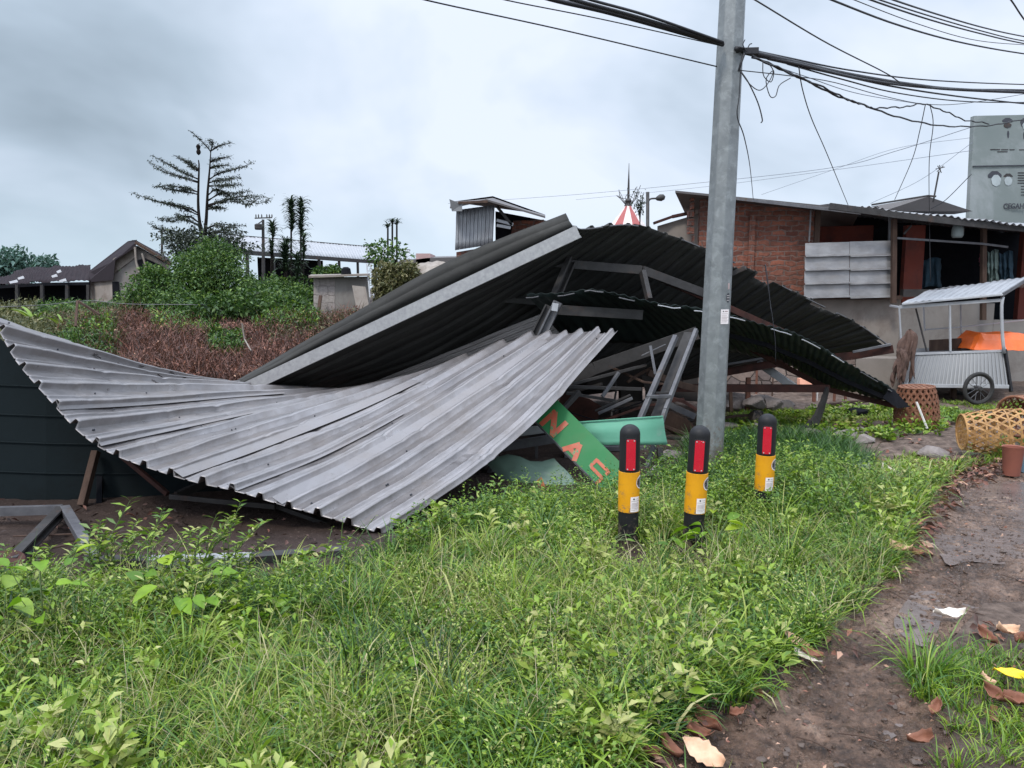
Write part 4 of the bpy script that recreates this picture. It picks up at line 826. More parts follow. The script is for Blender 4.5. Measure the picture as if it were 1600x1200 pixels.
for (px, py, H, Y, lab, rt) in ((1095,664,.79,4.62,'middle bollard of three, its foot behind broad weed leaves',(0,.035,0)),(1198,646,.79,5.3,'right bollard of three, its lower half hidden in the weeds',(0,.01,0))):
    tp = P(px, py, Y); zb = tp.z-.79; copy_tree(bl1, Vector((tp.x-.03*(rt[1] > .02), Y, zb))-Vector(bl1.location), lab, (rt[0], rt[1], -math.atan2(tp.x, Y)+.06))
MB().lathe([(.036,-.02),(.043,0),(.037,.02),(.034,.0),(.033,-.14),(0,-.14)], P(1093,846,4.50), 20, (.15,-1,.12)).build('black_pipe', M['hole'], smooth='auto', label='open end of a black pipe in the weeds at the foot of the middle bollard', cat='pipe')
# ================================================================ POLE
pb = PZ(1106, 6.45, 0); tP = thing('utility_pole', 'tall galvanised eight sided utility pole with a pale sticker', 'utility pole', pb)
lean = Vector((.019, 0, 1)); b = MB(); r0, r1 = .124, .090; Hp = 7.2; n = 8; vs = []
for z in np.linspace(-.2, Hp, 14):
    for k in range(n):
        a = 2*math.pi*k/n-math.pi/2-.0; rr = (r0+(r1-r0)*z/Hp); vs.append(pb+lean*z+Vector((math.cos(a)*rr, math.sin(a)*rr, 0)))
b.add(vs, [(i*n+k, i*n+(k+1) % n, (i+1)*n+(k+1) % n, (i+1)*n+k) for i in range(13) for k in range(n)]+[tuple(13*n+k for k in range(n))])
b.build('shaft', M['galv'], tP, bevel=.006)
z = 1.365; cpos = pb+lean*z; rr = r0+(r1-r0)*z/Hp; na = R(22.5)
fx = Vector((math.cos(-math.pi/2+math.pi/8), math.sin(-math.pi/2+math.pi/8), 0)); tx = Vector((-fx.y, fx.x, 0))
ap = rr*math.cos(math.pi/8)
def fp(x, y, d, base=None): return (base or cpos)+fx*(ap+d)+tx*x+Vector((0,0,y))
MB().slab([fp(-.037,-.06,.003), fp(.040,-.06,.003), fp(.040,.06,.003), fp(-.037,.06,.003)], -fx*.002).build('pole_sticker', M['sticker'], tP)
b = MB()
for i, y in enumerate((.024,.008,-.004,-.016,-.028,-.042)): b.quad(fp(-.03,y-.0015,.0042), fp(.032-.01*(i % 2),y-.0015,.0042), fp(.032-.01*(i % 2),y+.0015,.0042), fp(-.03,y+.0015,.0042))
b.quad(fp(.0,.040,.0042), fp(.03,.040,.0042), fp(.03,.048,.0042), fp(0,.048,.0042)); b.build('sticker_text', M['pinkink'], tP)
MB().poly([fp(-.014+.006*math.cos(a), .044+.006*math.sin(a), .0042) for a in np.linspace(0, 5.6, 9)]).build('sticker_dot', M['ink'], tP)
MB().poly([fp(.031+.019*math.cos(a)*(.55 if math.cos(a) > 0 else 1), .155+.04*math.sin(a), .0035) for a in np.linspace(0, 5.9, 16)]).build('pole_badge', M['ink'], tP)
b = MB()
for y in (.155,.172,.135): b.quad(fp(.016,y-.0015,.0045), fp(.04,y-.0015,.0045), fp(.04,y+.0015,.0045), fp(.016,y+.0015,.0045))
b.build('badge_lines', M['sticker'], tP)
MB().slab([fp(.026,.225,.003), fp(.040,.225,.003), fp(.040,.275,.003), fp(.026,.275,.003)], -fx*.002).build('number_plate', M['pinkink'], tP)
br = pb+lean*3.46; bars('clamp_bracket', [br+Vector((.08,-.09,0)), br+Vector((.20,-.10,0))], .03, .05, M['cable'], tP)
# ================================================================ CABLES
def cable(nm, pts, r, label, mt='cable', n=30, wob=0.0, group=None):
    c = curve([P(*q) for q in pts], n)
    if wob: c = [p+Vector((0,0,wob*math.sin(i*1.9)+wob*.6*math.sin(i*.7))) for i, p in enumerate(c)]
    return MB().tube(c, r, 6).build(nm, M[mt], smooth=True, label=label, cat='cable', group=group)
G1 = 'thick cables reaching the pole from the upper left'
cable('power_cable', [(700,-60,4.6),(845,-6,5.3),(960,22,5.8),(1130,70,6.33)], .016, 'lower thick black cable from the upper left to the pole')
cable('power_cable', [(760,-50,4.6),(885,-4,5.3),(1000,28,5.85),(1130,68,6.30)], .014, 'middle thick black cable from the upper left to the pole')
cable('power_cable', [(800,-50,4.6),(905,-6,5.3),(1010,24,5.85),(1130,66,6.27)], .010, 'upper thinner black cable from the upper left to the pole')
cable('thin_cable', [(560,-30,4.8),(665,0,5.2),(880,47,5.9),(1120,104,6.35)], .005, 'long thin cable crossing the sky to the left of the pole')
cable('thin_cable', [(720,-20,4.8),(790,0,5.1),(940,30,5.7),(1120,70,6.36)], .004, 'fine cable just under the thick cables left of the pole')
cable('power_cable', [(1150,76,6.3),(1240,97,7.0),(1330,117,8),(1430,133,9.2),(1520,141,10.4),(1750,150,13)], .020, 'thickest black cable bundle running right from the pole')
cable('power_cable', [(1150,80,6.35),(1250,101,7.05),(1360,126,8.3),(1480,139,9.9),(1600,141,11.5),(1750,146,13)], .014, 'black cable hugging the thickest bundle right of the pole')
cable('power_cable', [(1155,74,6.25),(1230,90,7.0),(1330,110,8.1),(1450,125,9.6),(1600,132,11.5),(1750,134,13)], .008, 'thin cable just above the thickest bundle')
cable('power_cable', [(1200,92,6.7),(1290,112,7.5),(1400,136,8.9),(1500,151,10.2),(1600,162,11.5),(1700,172,12.5)], .010, 'cable sagging just under the thickest bundle to the right edge')
cable('power_cable', [(1230,100,6.9),(1320,125,7.9),(1400,145,9),(1500,158,10.3),(1600,160,11.5),(1700,158,12.5)], .007, 'second cable below the bundle rising again at the right edge')
cable('twisted_cable', [(1165,84,6.35),(1230,112,6.9),(1300,146,7.6),(1360,168,8.3),(1430,190,9.2),(1500,198,10.2),(1560,194,11),(1620,182,11.8),(1700,165,12.6)], .009, 'lowest twisted cable sagging in front of the billboard', wob=.006, n=60)
cable('twisted_cable', [(1175,90,6.4),(1240,116,6.95),(1305,146,7.6),(1345,163,8.1),(1370,169,8.4),(1410,167,8.9),(1445,163,9.4),(1478,175,9.8),(1510,188,10.3),(1545,193,10.8)], .008, 'wavy cable branching above the lowest twisted cable', wob=.008, n=60)
cable('thin_cable', [(1157,110,6.35),(1230,118,6.9),(1300,128,7.6),(1380,150,8.6),(1450,163,9.5),(1520,160,10.4),(1640,140,12)], .004, 'thin cable leaving the pole below the bracket')
cable('thin_cable', [(1190,96,6.6),(1260,120,7.2),(1340,146,8.1),(1440,163,9.4)], .0035, 'faint cable joining the wavy cable knot', 'cablef')
cable('thin_cable', [(1110,-40,5.4),(1175,-3,6),(1290,66,7.2),(1380,112,8.3),(1405,128,8.6)], .006, 'diagonal cable dropping from the top edge onto the bundle')
for i, (q, r, lab) in enumerate(((((1230,-28,6),(1290,-4,6.6),(1400,38,8),(1500,66,9.4),(1600,84,10.8),(1700,96,12)), .009, 'lowest cable of the set in the upper right corner'),
  (((1260,-30,6),(1325,-4,6.7),(1430,36,8.2),(1520,62,9.6),(1600,70,10.8),(1700,74,12)), .004, 'fine cable second from below in the upper right corner set'),
  (((1290,-30,6.2),(1350,-4,6.9),(1450,30,8.3),(1530,52,9.6),(1600,68,10.8),(1700,84,12)), .008, 'third cable from below in the upper right corner set'),
  (((1296,-32,6.2),(1358,-6,6.9),(1456,26,8.3),(1536,49,9.6),(1600,64,10.8),(1700,78,12)), .007, 'fourth cable from below in the upper right corner set'),
  (((1320,-30,6.2),(1385,-4,6.9),(1470,24,8.3),(1540,44,9.6),(1600,57,10.8),(1700,74,12)), .008, 'topmost long cable of the upper right corner set'),
  (((1550,-30,7),(1578,-2,7.4),(1600,30,7.8),(1640,80,8.4)), .008, 'steep cable cutting the top right corner'))):
    cable('power_cable', q, r, lab)
cable('hanging_wire', [(1248,104,7.0),(1254,140,7.2),(1268,185,7.8),(1292,240,9),(1325,320,12.8)], .005, 'long grey wire dropping from the bundle to the brick house roof', 'cable')
cable('hanging_wire', [(1446,163,9.4),(1437,205,10),(1425,250,11),(1398,312,12.9)], .005, 'curved wire dropping from the wavy cable knot to the zinc roof', 'cable')
cable('hanging_wire', [(1453,163,9.4),(1458,195,10),(1452,250,11.4),(1452,330,12.6),(1454,440,12.6)], .005, 'straight wire dropping from the wavy cable knot in front of the stall', 'cable')
cable('hanging_wire', [(1157,112,6.32),(1155,150,6.3),(1152,182,6.3),(1163,215,6.6),(1172,262,9),(1177,312,12.9)], .0045, 'thin wire hanging down beside the pole to the brick house roof')
cable('hanging_wire', [(1158,112,6.3),(1170,130,6.3),(1184,160,6.3),(1191,186,6.3),(1189,192,6.3)], .005, 'short cut wire dangling right of the pole with a knotted end')
cable('hanging_wire', [(1157,112,6.3),(1172,132,6.3),(1187,141,6.4),(1200,130,6.45),(1208,112,6.5),(1202,100,6.5)], .004, 'looped wire drooping close to the pole')
cable('hanging_wire', [(1192,94,6.5),(1193,118,6.5),(1205,128,6.5),(1209,110,6.5),(1197,124,6.5),(1203,150,6.55),(1212,150,6.55),(1218,133,6.6),(1235,122,6.8)], .004, 'tangled wire loops under the twisted cable')
cable('hanging_wire', [(1163,84,6.3),(1158,98,6.28),(1154,112,6.3)], .010, 'short black twisted tail on the pole bracket')
cable('hanging_wire', [(1166,80,6.3),(1161,70,6.3),(1164,62,6.3)], .004, 'short wire end sticking up from the bracket')
cable('hanging_wire', [(1166,80,6.3),(1171,70,6.3),(1175,68,6.3)], .004, 'wire end sticking up to the right of the bracket')
cable('hanging_wire', [(1205,490,7.9),(1199,430,8),(1196,420,8.1),(1210,520,7.9),(1212,565,7.9)], .004, 'thin dark wire hanging in front of the dark roof right of the pole')
cable('far_wire', [(700,318,26),(900,304,22),(1100,285,18),(1300,262,15),(1400,236,13),(1520,198,12)], .005, 'upper faint wire sloping across the sky behind the pole', 'cablef')
cable('far_wire', [(900,312,24),(1100,292,19),(1300,266,16),(1520,235,12)], .004, 'lower faint wire sloping across the sky behind the pole', 'cablef')
cable('far_wire', [(1190,304,16),(1300,266,14),(1400,232,13),(1518,215,12)], .003, 'faint wire rising from the brick house to the billboard', 'cablef')
cable('far_wire', [(1360,318,14),(1440,280,13.5),(1520,222,13)], .004, 'faint wire rising behind the antenna', 'cablef')
cable('far_wire', [(1455,326,13.5),(1478,312,13.2),(1518,272,13)], .006, 'dark wire from the roof ridge to the billboard edge')
# ================================================================ RIGHT BUILDINGS
def pxbox(b, x0, x1, y0, y1, Y, dep):
    """upright wall piece facing the camera: photo columns x0..x1, rows y0..y1 at distance Y"""
    a = P(x0, y1, Y); c = P(x1, y0, Y); a2 = P(x1, y1, Y); return b.slab([(a.x, Y, a.z), (a2.x, Y, a.z), (c.x, Y, c.z), (P(x0,y0,Y).x, Y, c.z)], (0, dep, 0))
def wall(nm, x0, x1, ztop0, ztop1, Y0, Y1, mt, parent=None, z0=-.05, th=.12, **k):
    p, q = PZ(x0, Y0, 0), PZ(x1, Y1, 0); b = MB()
    d = Vector((q.x-p.x, Y1-Y0, 0)).normalized(); nb = Vector((-d.y, d.x, 0))*th
    # local object axes kept along x so that brick patterns sit right
    b.slab([(p.x,Y0,z0), (q.x,Y1,z0), (q.x,Y1,ztop1), (p.x,Y0,ztop0)], nb); return b.build(nm, mt, parent, **k)
tBH = thing('brick_house', 'rough red brick house with thin tin roof behind the pole', 'house', PZ(1170, 13.5, 0))
zt = lambda py, Y: P(800, py, Y).z
wall('brick_wall', 1086, 1266, zt(306,13.6), zt(322,13.4), 13.6, 13.4, M['brick'], tBH, th=.15)
wall('side_wall', 1084, 1086, zt(306,13.6), zt(306,13.6), 15, 13.62, M['brick'], tBH, th=.1)
b = MB()
for i in range(16):
    z = 1.0+i*.14; x = PZ(1084, 13.55, z).x; s = random.uniform(.0,.09); b.box((x-s, 13.56, z), (x+.01, 13.74, z+.11))
b.build('broken_edge', M['brick'], tBH)
wall('pier', 1162, 1171, zt(335,13.3), zt(335,13.3), 13.46, 13.44, M['brick'], tBH, z0=0, th=.05)
wall('corner_post', 1262, 1270, zt(322,13.3), zt(322,13.3), 13.34, 13.33, M['wood'], tBH, z0=1.3, th=.06)
b = MB()
for (px, py) in ((1194,394),(1198,402),(1204,394),(1190,408),(1197,412),(1206,404),(1208,412),(1200,388),(1192,400),(1205,415)):
    c = P(px, py, 13.44); b.box((c.x-.02, 13.40, c.z-.02), (c.x+.02, 13.435, c.z+.02))
b.build('vent_hole', M['ink'], tBH) if False else None
ra, rb = P(1055,301,13.2), P(1345,330,12.9); b = MB(); b.slab([ra, rb, rb+Vector((.9,2.6,-.25)), ra+Vector((.75,2.6,-.1))], (0,0,.035)); b.build('tin_roof', M['darkroof'], tBH)
bars('fascia', [P(1122,307,13.15), P(1345,333,12.85)], .03, .05, M['steell'], tBH)
wall('low_wall', 1022, 1084, zt(352,15), zt(334,15), 15.2, 15, M['plasterl'], tBH, th=.15)
bars('coping', [PZ(1022,15.1,zt(348,15)), PZ(1050,15.1,zt(338,15)), PZ(1086,15.0,zt(331,15))], .2, .05, M['rust'], tBH)
# ---- stall house
tSH = thing('stall_house', 'dark open fronted stall house with zinc panels and long corrugated roof', 'house', PZ(1450, 13.2, 0))
wall('concrete_base', 1262, 1400, zt(466,13.2), zt(466,13.2), 13.25, 13.2, M['plasterl'], tSH, th=.15)
wall('concrete_base', 1400.5, 1545, zt(474,13.2), zt(474,13.2), 13.2, 13.2, M['plaster'], tSH, th=.15)
wall('concrete_base', 1545.5, 1760, zt(500,13.2), zt(500,13.2), 13.2, 13.2, M['plaster'], tSH, th=.15)
wall('sill', 1258, 1402, zt(462,13.1), zt(462,13.1), 13.15, 13.1, M['wood'], tSH, z0=zt(468,13.1), th=.08)
wall('sill', 1403, 1450, zt(452,13.1), zt(452,13.1), 13.1, 13.1, M['steel'], tSH, z0=zt(464,13.1), th=.12)
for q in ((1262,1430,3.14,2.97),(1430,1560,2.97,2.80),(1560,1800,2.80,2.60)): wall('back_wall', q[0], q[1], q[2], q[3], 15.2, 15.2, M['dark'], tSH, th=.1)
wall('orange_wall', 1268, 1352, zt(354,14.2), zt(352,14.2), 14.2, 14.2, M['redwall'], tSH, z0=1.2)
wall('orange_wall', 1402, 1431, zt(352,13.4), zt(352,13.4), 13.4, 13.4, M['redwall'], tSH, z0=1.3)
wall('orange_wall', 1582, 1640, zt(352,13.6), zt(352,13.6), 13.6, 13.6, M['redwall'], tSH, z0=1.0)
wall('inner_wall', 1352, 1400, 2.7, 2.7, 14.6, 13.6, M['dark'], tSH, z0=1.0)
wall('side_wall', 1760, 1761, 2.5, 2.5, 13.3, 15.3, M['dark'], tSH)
for i, (a, z0) in enumerate(((1397,342),(1537,352))): bars('post', [P(a,z0,12.9), P(a-1,474 if i == 0 else 500,12.9)], .07, .08, M['wood'], tSH)
bars('post', [P(1390,340,13.1), P(1389,378,13.1)], .03, .04, M['steell'], tSH)
bars('post', [P(1267,324,13.2), P(1264,378,13.2)], .025, .03, M['steell'], tSH)
bars('rail', [P(1402,372,12.85), P(1535,381,12.85), P(1575,386,12.85)], .025, .035, M['steell'], tSH)
bars('brace', [P(1412,366,12.85), P(1424,352,12.9)], .02, .03, M['steel'], tSH)
bars('eave_beam', [P(1296,322,12.7), P(1400,336,12.6), P(1540,352,12.5), P(1720,368,12.4)], .06, .10, M['steel'], tSH)
r1 = [P(1305,318,12.9), P(1430,331,12.6), P(1560,345,12.4), P(1780,362,12.2)]; back = [p+Vector((.2,3.0,.22)) for p in r1]
Sheet([[a, (Vector(a)+c)/2, c] for a, c in zip(r1, back)]).mesh('corrugated_roof', 44, .035, M['greyroof'], tSH, prof=SINE, nu=8, dent=.01, ragged=.05)
b = MB(); q = [P(1370,321,14.4), P(1450,307,14.2), P(1520,330,14.4), P(1380,330,14.2)]; b.slab(q, (0,.6,.0)).build('rear_ridge', M['darkroof'], tSH)
bars('ridge_cap', [P(1362,320,14.1), P(1449,306,13.95), P(1462,307,13.95)], .05, .03, M['steel'], tSH)
M['zincp'] = mat('stained zinc', (.34,.335,.34), (.20,.195,.20), rough=.4, metal=.4, scale=3, stain=(.24,.225,.215), sth=(.5,.75), sscale=1.6, vscale=(1,1,2.2), bump=.1)
# zinc panels: 4 rows x 2
for r_ in range(4):
    y0 = 379+21.6*r_; y1 = y0+22.6
    for (x0, x1) in ((1258+r_*-.6,1327),(1327.6,1395)):
        a = P(x0, y0+(1 if x0 < 1300 else -1.5), 13.02); d_ = P(x1, y0+(-1 if x0 < 1300 else -3), 13.0); c_ = P(x1, y1-2, 12.97); e_ = P(x0, y1, 12.98)
        lp_ = Vector((0,-.035,0)); b = MB(); nx = 7; up_ = Vector((0,.012,0)); prof_ = [(a, d_, 0), (a, d_, .08), (a, d_, .9), (a, d_, .985)]
        for k in range(nx):
            f0, f1 = k/nx, (k+1)/nx
            for g0, g1, o0, o1 in ((0,.05,.0,.0),(.05,.86,.0,.0),(.86,.95,.0,.035),(.95,1,.035,.035)):
                w0, w1 = .010*math.sin(k*2.1+r_), .010*math.sin((k+1)*2.1+r_)
                q = [a.lerp(d_, f0).lerp(e_.lerp(c_, f0), g0)-Vector((0,o0+w0*math.sin(3.14*g0),0)), a.lerp(d_, f1).lerp(e_.lerp(c_, f1), g0)-Vector((0,o0+w1*math.sin(3.14*g0),0)), a.lerp(d_, f1).lerp(e_.lerp(c_, f1), g1)-Vector((0,o1+w1*math.sin(3.14*g1),0)), a.lerp(d_, f0).lerp(e_.lerp(c_, f0), g1)-Vector((0,o1+w0*math.sin(3.14*g1),0))]
                b.quad(*q)
        b.build('zinc_panel', M['zincp'], tSH, solid=.004)
MB().lathe([(.01,.06),(.06,.0),(.09,-.05),(.09,-.16),(.07,-.2),(0,-.2)], P(1497,352,12.7), 10).build('hanging_bag', M['bill'], smooth=True, label='pale plastic bag hanging under the stall eave', cat='bag')
def cloth(nm, x0, x1, y0, y1, Y, mt, label, folds=5):
    rows = []
    for i in range(9):
        f = i/8; x = x0+(x1-x0)*f; rows.append([P(x+random.uniform(-1,1), y0+3*math.sin(f*6), Y+.03*math.sin(f*folds*6.28)), P(x, (y0+y1)/2, Y+.06*math.sin(f*folds*6.28+.5)), P(x+2*math.sin(f*9), y1+3*math.sin(f*7), Y+.05*math.sin(f*folds*6.28+1))])
    return Sheet(rows).mesh(nm, 1, 0, mt, None, prof=[(i/40,0) for i in range(40)], nu=10, dent=.008, label=label, cat='clothes', smooth=True)
M['cl1'] = mat('pale green cloth', (.16,.22,.20), (.1,.14,.13), rough=.9); M['cl2'] = mat('dark blue cloth', (.03,.07,.10), (.02,.04,.06), rough=.9); M['cl3'] = mat('dark red cloth', (.12,.02,.04), rough=.9)
cloth('hanging_shirt', 1542, 1560, 392, 440, 12.95, M['cl1'], 'pale green shirt hanging beside the right stall post')
cloth('hanging_shirt', 1560, 1583, 394, 438, 13.0, M['cl2'], 'dark blue shirt hanging right of the pale green shirt')
cloth('hanging_shirt', 1530, 1541, 396, 415, 13.05, M['cl3'], 'dark red cloth hanging left of the right stall post')
cloth('hanging_shirt', 1425, 1470, 405, 450, 13.6, M['cl2'], 'dark cloth hanging in the shade of the stall opening', 3)
# antenna
t = thing('antenna', 'small roof antenna on a thin leaning mast', 'antenna', P(1459,312,14)); MB().tube([P(1458,316,14), P(1467,268,14)], .016, 6).build('mast', M['steel'], t)
for i, (dx, dy, ex_, ey_) in enumerate(((-6,0,8,-3),(-3,-5,3,6),(-4,4,6,-5),(0,-6,2,5))): MB().tube([P(1468+dx,264+dy,14), P(1468+ex_,264+ey_,14)], .008, 5).build('element', M['steel'], t)
# billboard
tB2 = thing('billboard', 'grey green billboard panel reading CEGAH S above the stall roof', 'billboard', PZ(1580, 15.6, 0))
def BB(px, py): # point on panel
    return P(px, py, 15.6+(px-1520)*.002)
b = MB(); b.slab([BB(1512,385), BB(1750,385), BB(1750,176), BB(1522,181)], (0,.12,0)); b.build('panel', M['bill'], tB2)
bars('fold_seam', [BB(1519,260)-Vector((0,.02,0)), BB(1750,256)-Vector((0,.02,0))], .02, .02, M['ink'], tB2)
for px in (1560,1700): bars('support', [PZ(px,15.95,0), PZ(px,15.95,4.9)], .12, .12, M['steel'], tB2)
def blob(nm, cx, cy, w, h, mt, a0=0, a1=6.283, n=22, d=.004):
    b = MB(); o = Vector((0,-d,0)); pts = [BB(cx+w*math.cos(a)*(1+.06*math.sin(5*a)), cy-h*math.sin(a)*(1+.05*math.sin(7*a)))+o for a in np.linspace(a0, a1, n)]
    return b.slab(pts, (0,-.003,0)).build(nm, mt, tB2)
blob('printed_hair', 1554, 276, 10.5, 9, M['ink'], -.15, 3.4); blob('printed_face', 1556, 282, 7.5, 9, M['billprint'], d=.009)
blob('printed_hair', 1575, 277, 7, 6, M['steel'], .1, 3.1); blob('printed_face', 1575, 283, 6, 7, M['billprint'], d=.009)
blob('printed_hair', 1574, 190, 8, 6, M['ink'], -.2, 3.3); blob('printed_hair', 1574, 196, 6, 4, M['steel'], d=.009); blob('printed_tie', 1575, 210, 1.6, 6, M['ink'])
blob('printed_hair', 1602, 192, 8, 8, M['ink']); blob('printed_face', 1602, 197, 5, 6, M['billprint'], d=.009); blob('printed_tie', 1600, 212, 1.6, 6, M['ink'])
for i in range(5): bars('printed_line', [BB(1590,270+4*i)-Vector((0,.008,0)), BB(1640,270+4*i)-Vector((0,.008,0))], .012, .018, M['steel'], tB2)
for i in range(4): bars('printed_line', [BB(1595,291+4.5*i)-Vector((0,.008,0)), BB(1640,291+4.5*i)-Vector((0,.008,0))], .012, .014, M['steel'], tB2)
for x0, x1, y in ((1547,1562,233.6),(1564,1575,233.8),(1577,1585,233.9),(1592,1620,234),(1558,1574,237)): bars('printed_line', [BB(x0,y)-Vector((0,.008,0)), BB(x1,y)-Vector((0,.008,0))], .01, .016, M['steel'], tB2)
def text(s, loc, size, mt, parent, nm='lettering', ext=.004, xs=1):
    cu = bpy.data.curves.new(nm, 'FONT'); cu.body = s; cu.size = size; cu.extrude = ext; cu.offset = size*.018
    ob = bpy.data.objects.new(nm, cu); me = bpy.data.meshes.new_from_object(ob); bpy.data.objects.remove(ob)
    from mathutils import Matrix
    me.transform(Matrix.Translation(loc) @ Matrix.Rotation(math.pi/2, 4, 'X') @ Matrix.Diagonal((xs,1,1,1))); return link(nm, me, mt, parent)
text('CEGAH S', BB(1567,326)-Vector((0,.012,0)), .145, M['ink'], tB2, xs=.85)
# ================================================================ CART
tC2 = thing('food_cart', 'grey ribbed food cart with white frame and a pale tin roof', 'cart', G(1529,632))
YC = 10.9
fl, fr, bl_, br_ = P(1414,603,YC+.1), P(1575,605,YC-.25), None, None
tl, tr = P(1430,553,YC+.25), P(1568,548,YC-.05)
b = MB(); dv = Vector((0.35,1.0,0))
V8 = [fl, fr, fr+dv*1.0+Vector((.25,0,0)), fl+dv*.9, tl, tr, tr+dv*1.0+Vector((.3,0,.02)), tl+dv*.9]
b.add(V8, [(3,2,1,0),(0,1,5,4),(1,2,6,5),(2,3,7,6),(3,0,4,7)]); b.build('body', M['zincw'], tC2)
b = MB(); n = 26
for i in range(n):
    f = (i+.5)/n; a = fl.lerp(fr, f)+Vector((0,-.012,.03)); c = tl.lerp(tr, f)+Vector((0,-.012,-.02)); b.bar(a, c, .014, .012)
b.build('ribbed_cladding', M['zincw'], tC2)
bars('bottom_rail', [fl+Vector((0,-.015,.01)), fr+Vector((0,-.015,.01))], .03, .05, M['white'], tC2)
bars('top_rail', [tl+Vector((-.02,-.01,.0)), tr+Vector((.02,-.01,.0))], .03, .035, M['white'], tC2)
bars('corner_bar', [fr+Vector((.03,-.03,-.06)), tr+Vector((-.0,-.03,.02))], .03, .05, M['black'], tC2)
bars('top_rail', [tr+Vector((.02,.0,.0)), tr+dv+Vector((.3,0,.02))], .03, .03, M['white'], tC2)
rl = [P(1405,480,YC+.3), P(1443,476,YC+.2), P(1484,473,YC+.1), P(1564,469,YC-.1)]
bars('roof_rail', [rl[0], rl[-1]], .03, .045, M['white'], tC2); bars('roof_rail', [rl[0], rl[0]+dv*.9], .03, .03, M['white'], tC2); bars('roof_rail', [rl[-1], rl[-1]+dv*1.0+Vector((.3,0,.05))], .03, .03, M['white'], tC2)
bars('frame_post', [rl[0], P(1408,535,YC+.3)], .02, .025, M['white'], tC2)
bars('frame_post', [P(1443,478,YC+.9), P(1445,517,YC+.9)], .02, .02, M['white'], tC2)
bars('frame_post', [P(1484,473,YC+.1), P(1485,549,YC+.1)], .025, .025, M['white'], tC2)
bars('frame_post', [P(1501,475,YC+.9), P(1502,546,YC+.9)], .02, .02, M['white'], tC2)
b = MB(); b.tube(curve([P(1567,464,YC-.1), P(1565,480,YC-.12), P(1566,520,YC-.12), P(1569,552,YC-.12)], 8), .022, 8); b.build('frame_post', M['white'], tC2, smooth=True)
bars('mid_rail', [P(1445,515,YC+.9), P(1502,511,YC+.9), P(1600,500,YC+.9)], .02, .02, M['white'], tC2)
bars('diagonal_strut', [P(1431,482,YC+.5), P(1448,549,YC+.4)], .02, .02, M['steel'], tC2)
ra_, rb_, rc_, rd_ = P(1409,474,YC+.25), P(1567,459,YC-.15), P(1612,431,YC+.45), P(1452,453,YC+.95)
flat_sheet(ra_, rd_, rc_, rb_, 14, .012, 'roof_sheet', M['greyroof'], tC2, prof=SINE, nu=6)
flat_sheet(rd_, rd_+Vector((.35,.6,-.12)), rc_+Vector((.45,.6,-.14)), rc_, 14, .012, 'roof_sheet', M['greyroof'], tC2, prof=SINE, nu=6)
bars('gable_rail', [rb_+Vector((0,0,-.01)), rc_+Vector((0,0,-.01))], .02, .05, M['steell'], tC2)
bars('roof_edge', [ra_+Vector((0,-.005,-.012)), rb_+Vector((0,-.005,-.012))], .02, .025, M['white'], tC2)
bars('counter_board', [P(1452,540,YC+.7), P(1502,537,YC+.7)], .02, .17, M['wood'], tC2)
def wheel(parent, c, r):
    c = Vector(c); b = MB(); ax = Vector((.10,-1,0)).normalized(); x = Vector((1,.1,0)).normalized(); z = Vector((0,0,1))
    ring = [c+(x*math.cos(a)+z*math.sin(a))*r for a in np.linspace(0, 2*math.pi, 33)]
    w = MB().tube(ring, .026, 8, caps=False).build('tyre', M['rubber'], parent, smooth=True)
    MB().tube([c+(p-c)*.88 for p in ring], .010, 6, caps=False).build('rim', M['steel'], parent, smooth=True)
    MB().lathe([(.025,-.05),(.035,-.03),(.035,.03),(.025,.05)], c, 12, ax).build('hub', M['steel'], parent)
    b = MB()
    for k in range(14):
        a = 2*math.pi*k/14; MB.tube(b, [c+(x*math.cos(a+.2)+z*math.sin(a+.2))*.03+ax*(.03 if k % 2 else -.03), c+(x*math.cos(a)+z*math.sin(a))*r*.88], .004, 4)
    b.build('spokes', M['steell'], parent)
wc = P(1529,607,YC-.38); wheel(tC2, wc, .205)
wheel(tC2, wc+Vector((.35,.95,0)), .205)
bars('axle', [wc, wc+Vector((.35,.95,0))], .03, .03, M['steel'], tC2)
for q in ((1490,YC+.2),(1430,YC+.6)): bars('leg', [PZ(q[0],q[1],0), PZ(q[0],q[1],.3)], .06, .06, M['wood'], tC2)
# tarp lump in the cart
b = MB(); nu, nv = 14, 9; p0, p1 = P(1512,545,YC+.45), P(1640,548,YC+.5); vs = []
for i in range(nu):
    for j in range(nv):
        u = i/(nu-1); v = j/(nv-1); h = .235*(min(1, 5*v) if v < .2 else 1)*(min(1, 6*(1-v)))*(min(1, u*9+.0))*(1+.05*math.sin(u*15)-.10*math.sin(u*4+v*6)*.5)
        p = p0.lerp(p1, u)+Vector((random.uniform(-.008,.008), -.15+.7*v, h+random.uniform(-.006,.006))); vs.append(p)
b.add(vs, [(i*nv+j, (i+1)*nv+j, (i+1)*nv+j+1, i*nv+j+1) for i in range(nu-1) for j in range(nv-1)])
b.build('orange_tarp', M['tarp'], loc=p0, label='bright orange tarpaulin bundled inside the food cart', cat='tarpaulin', solid=.006)
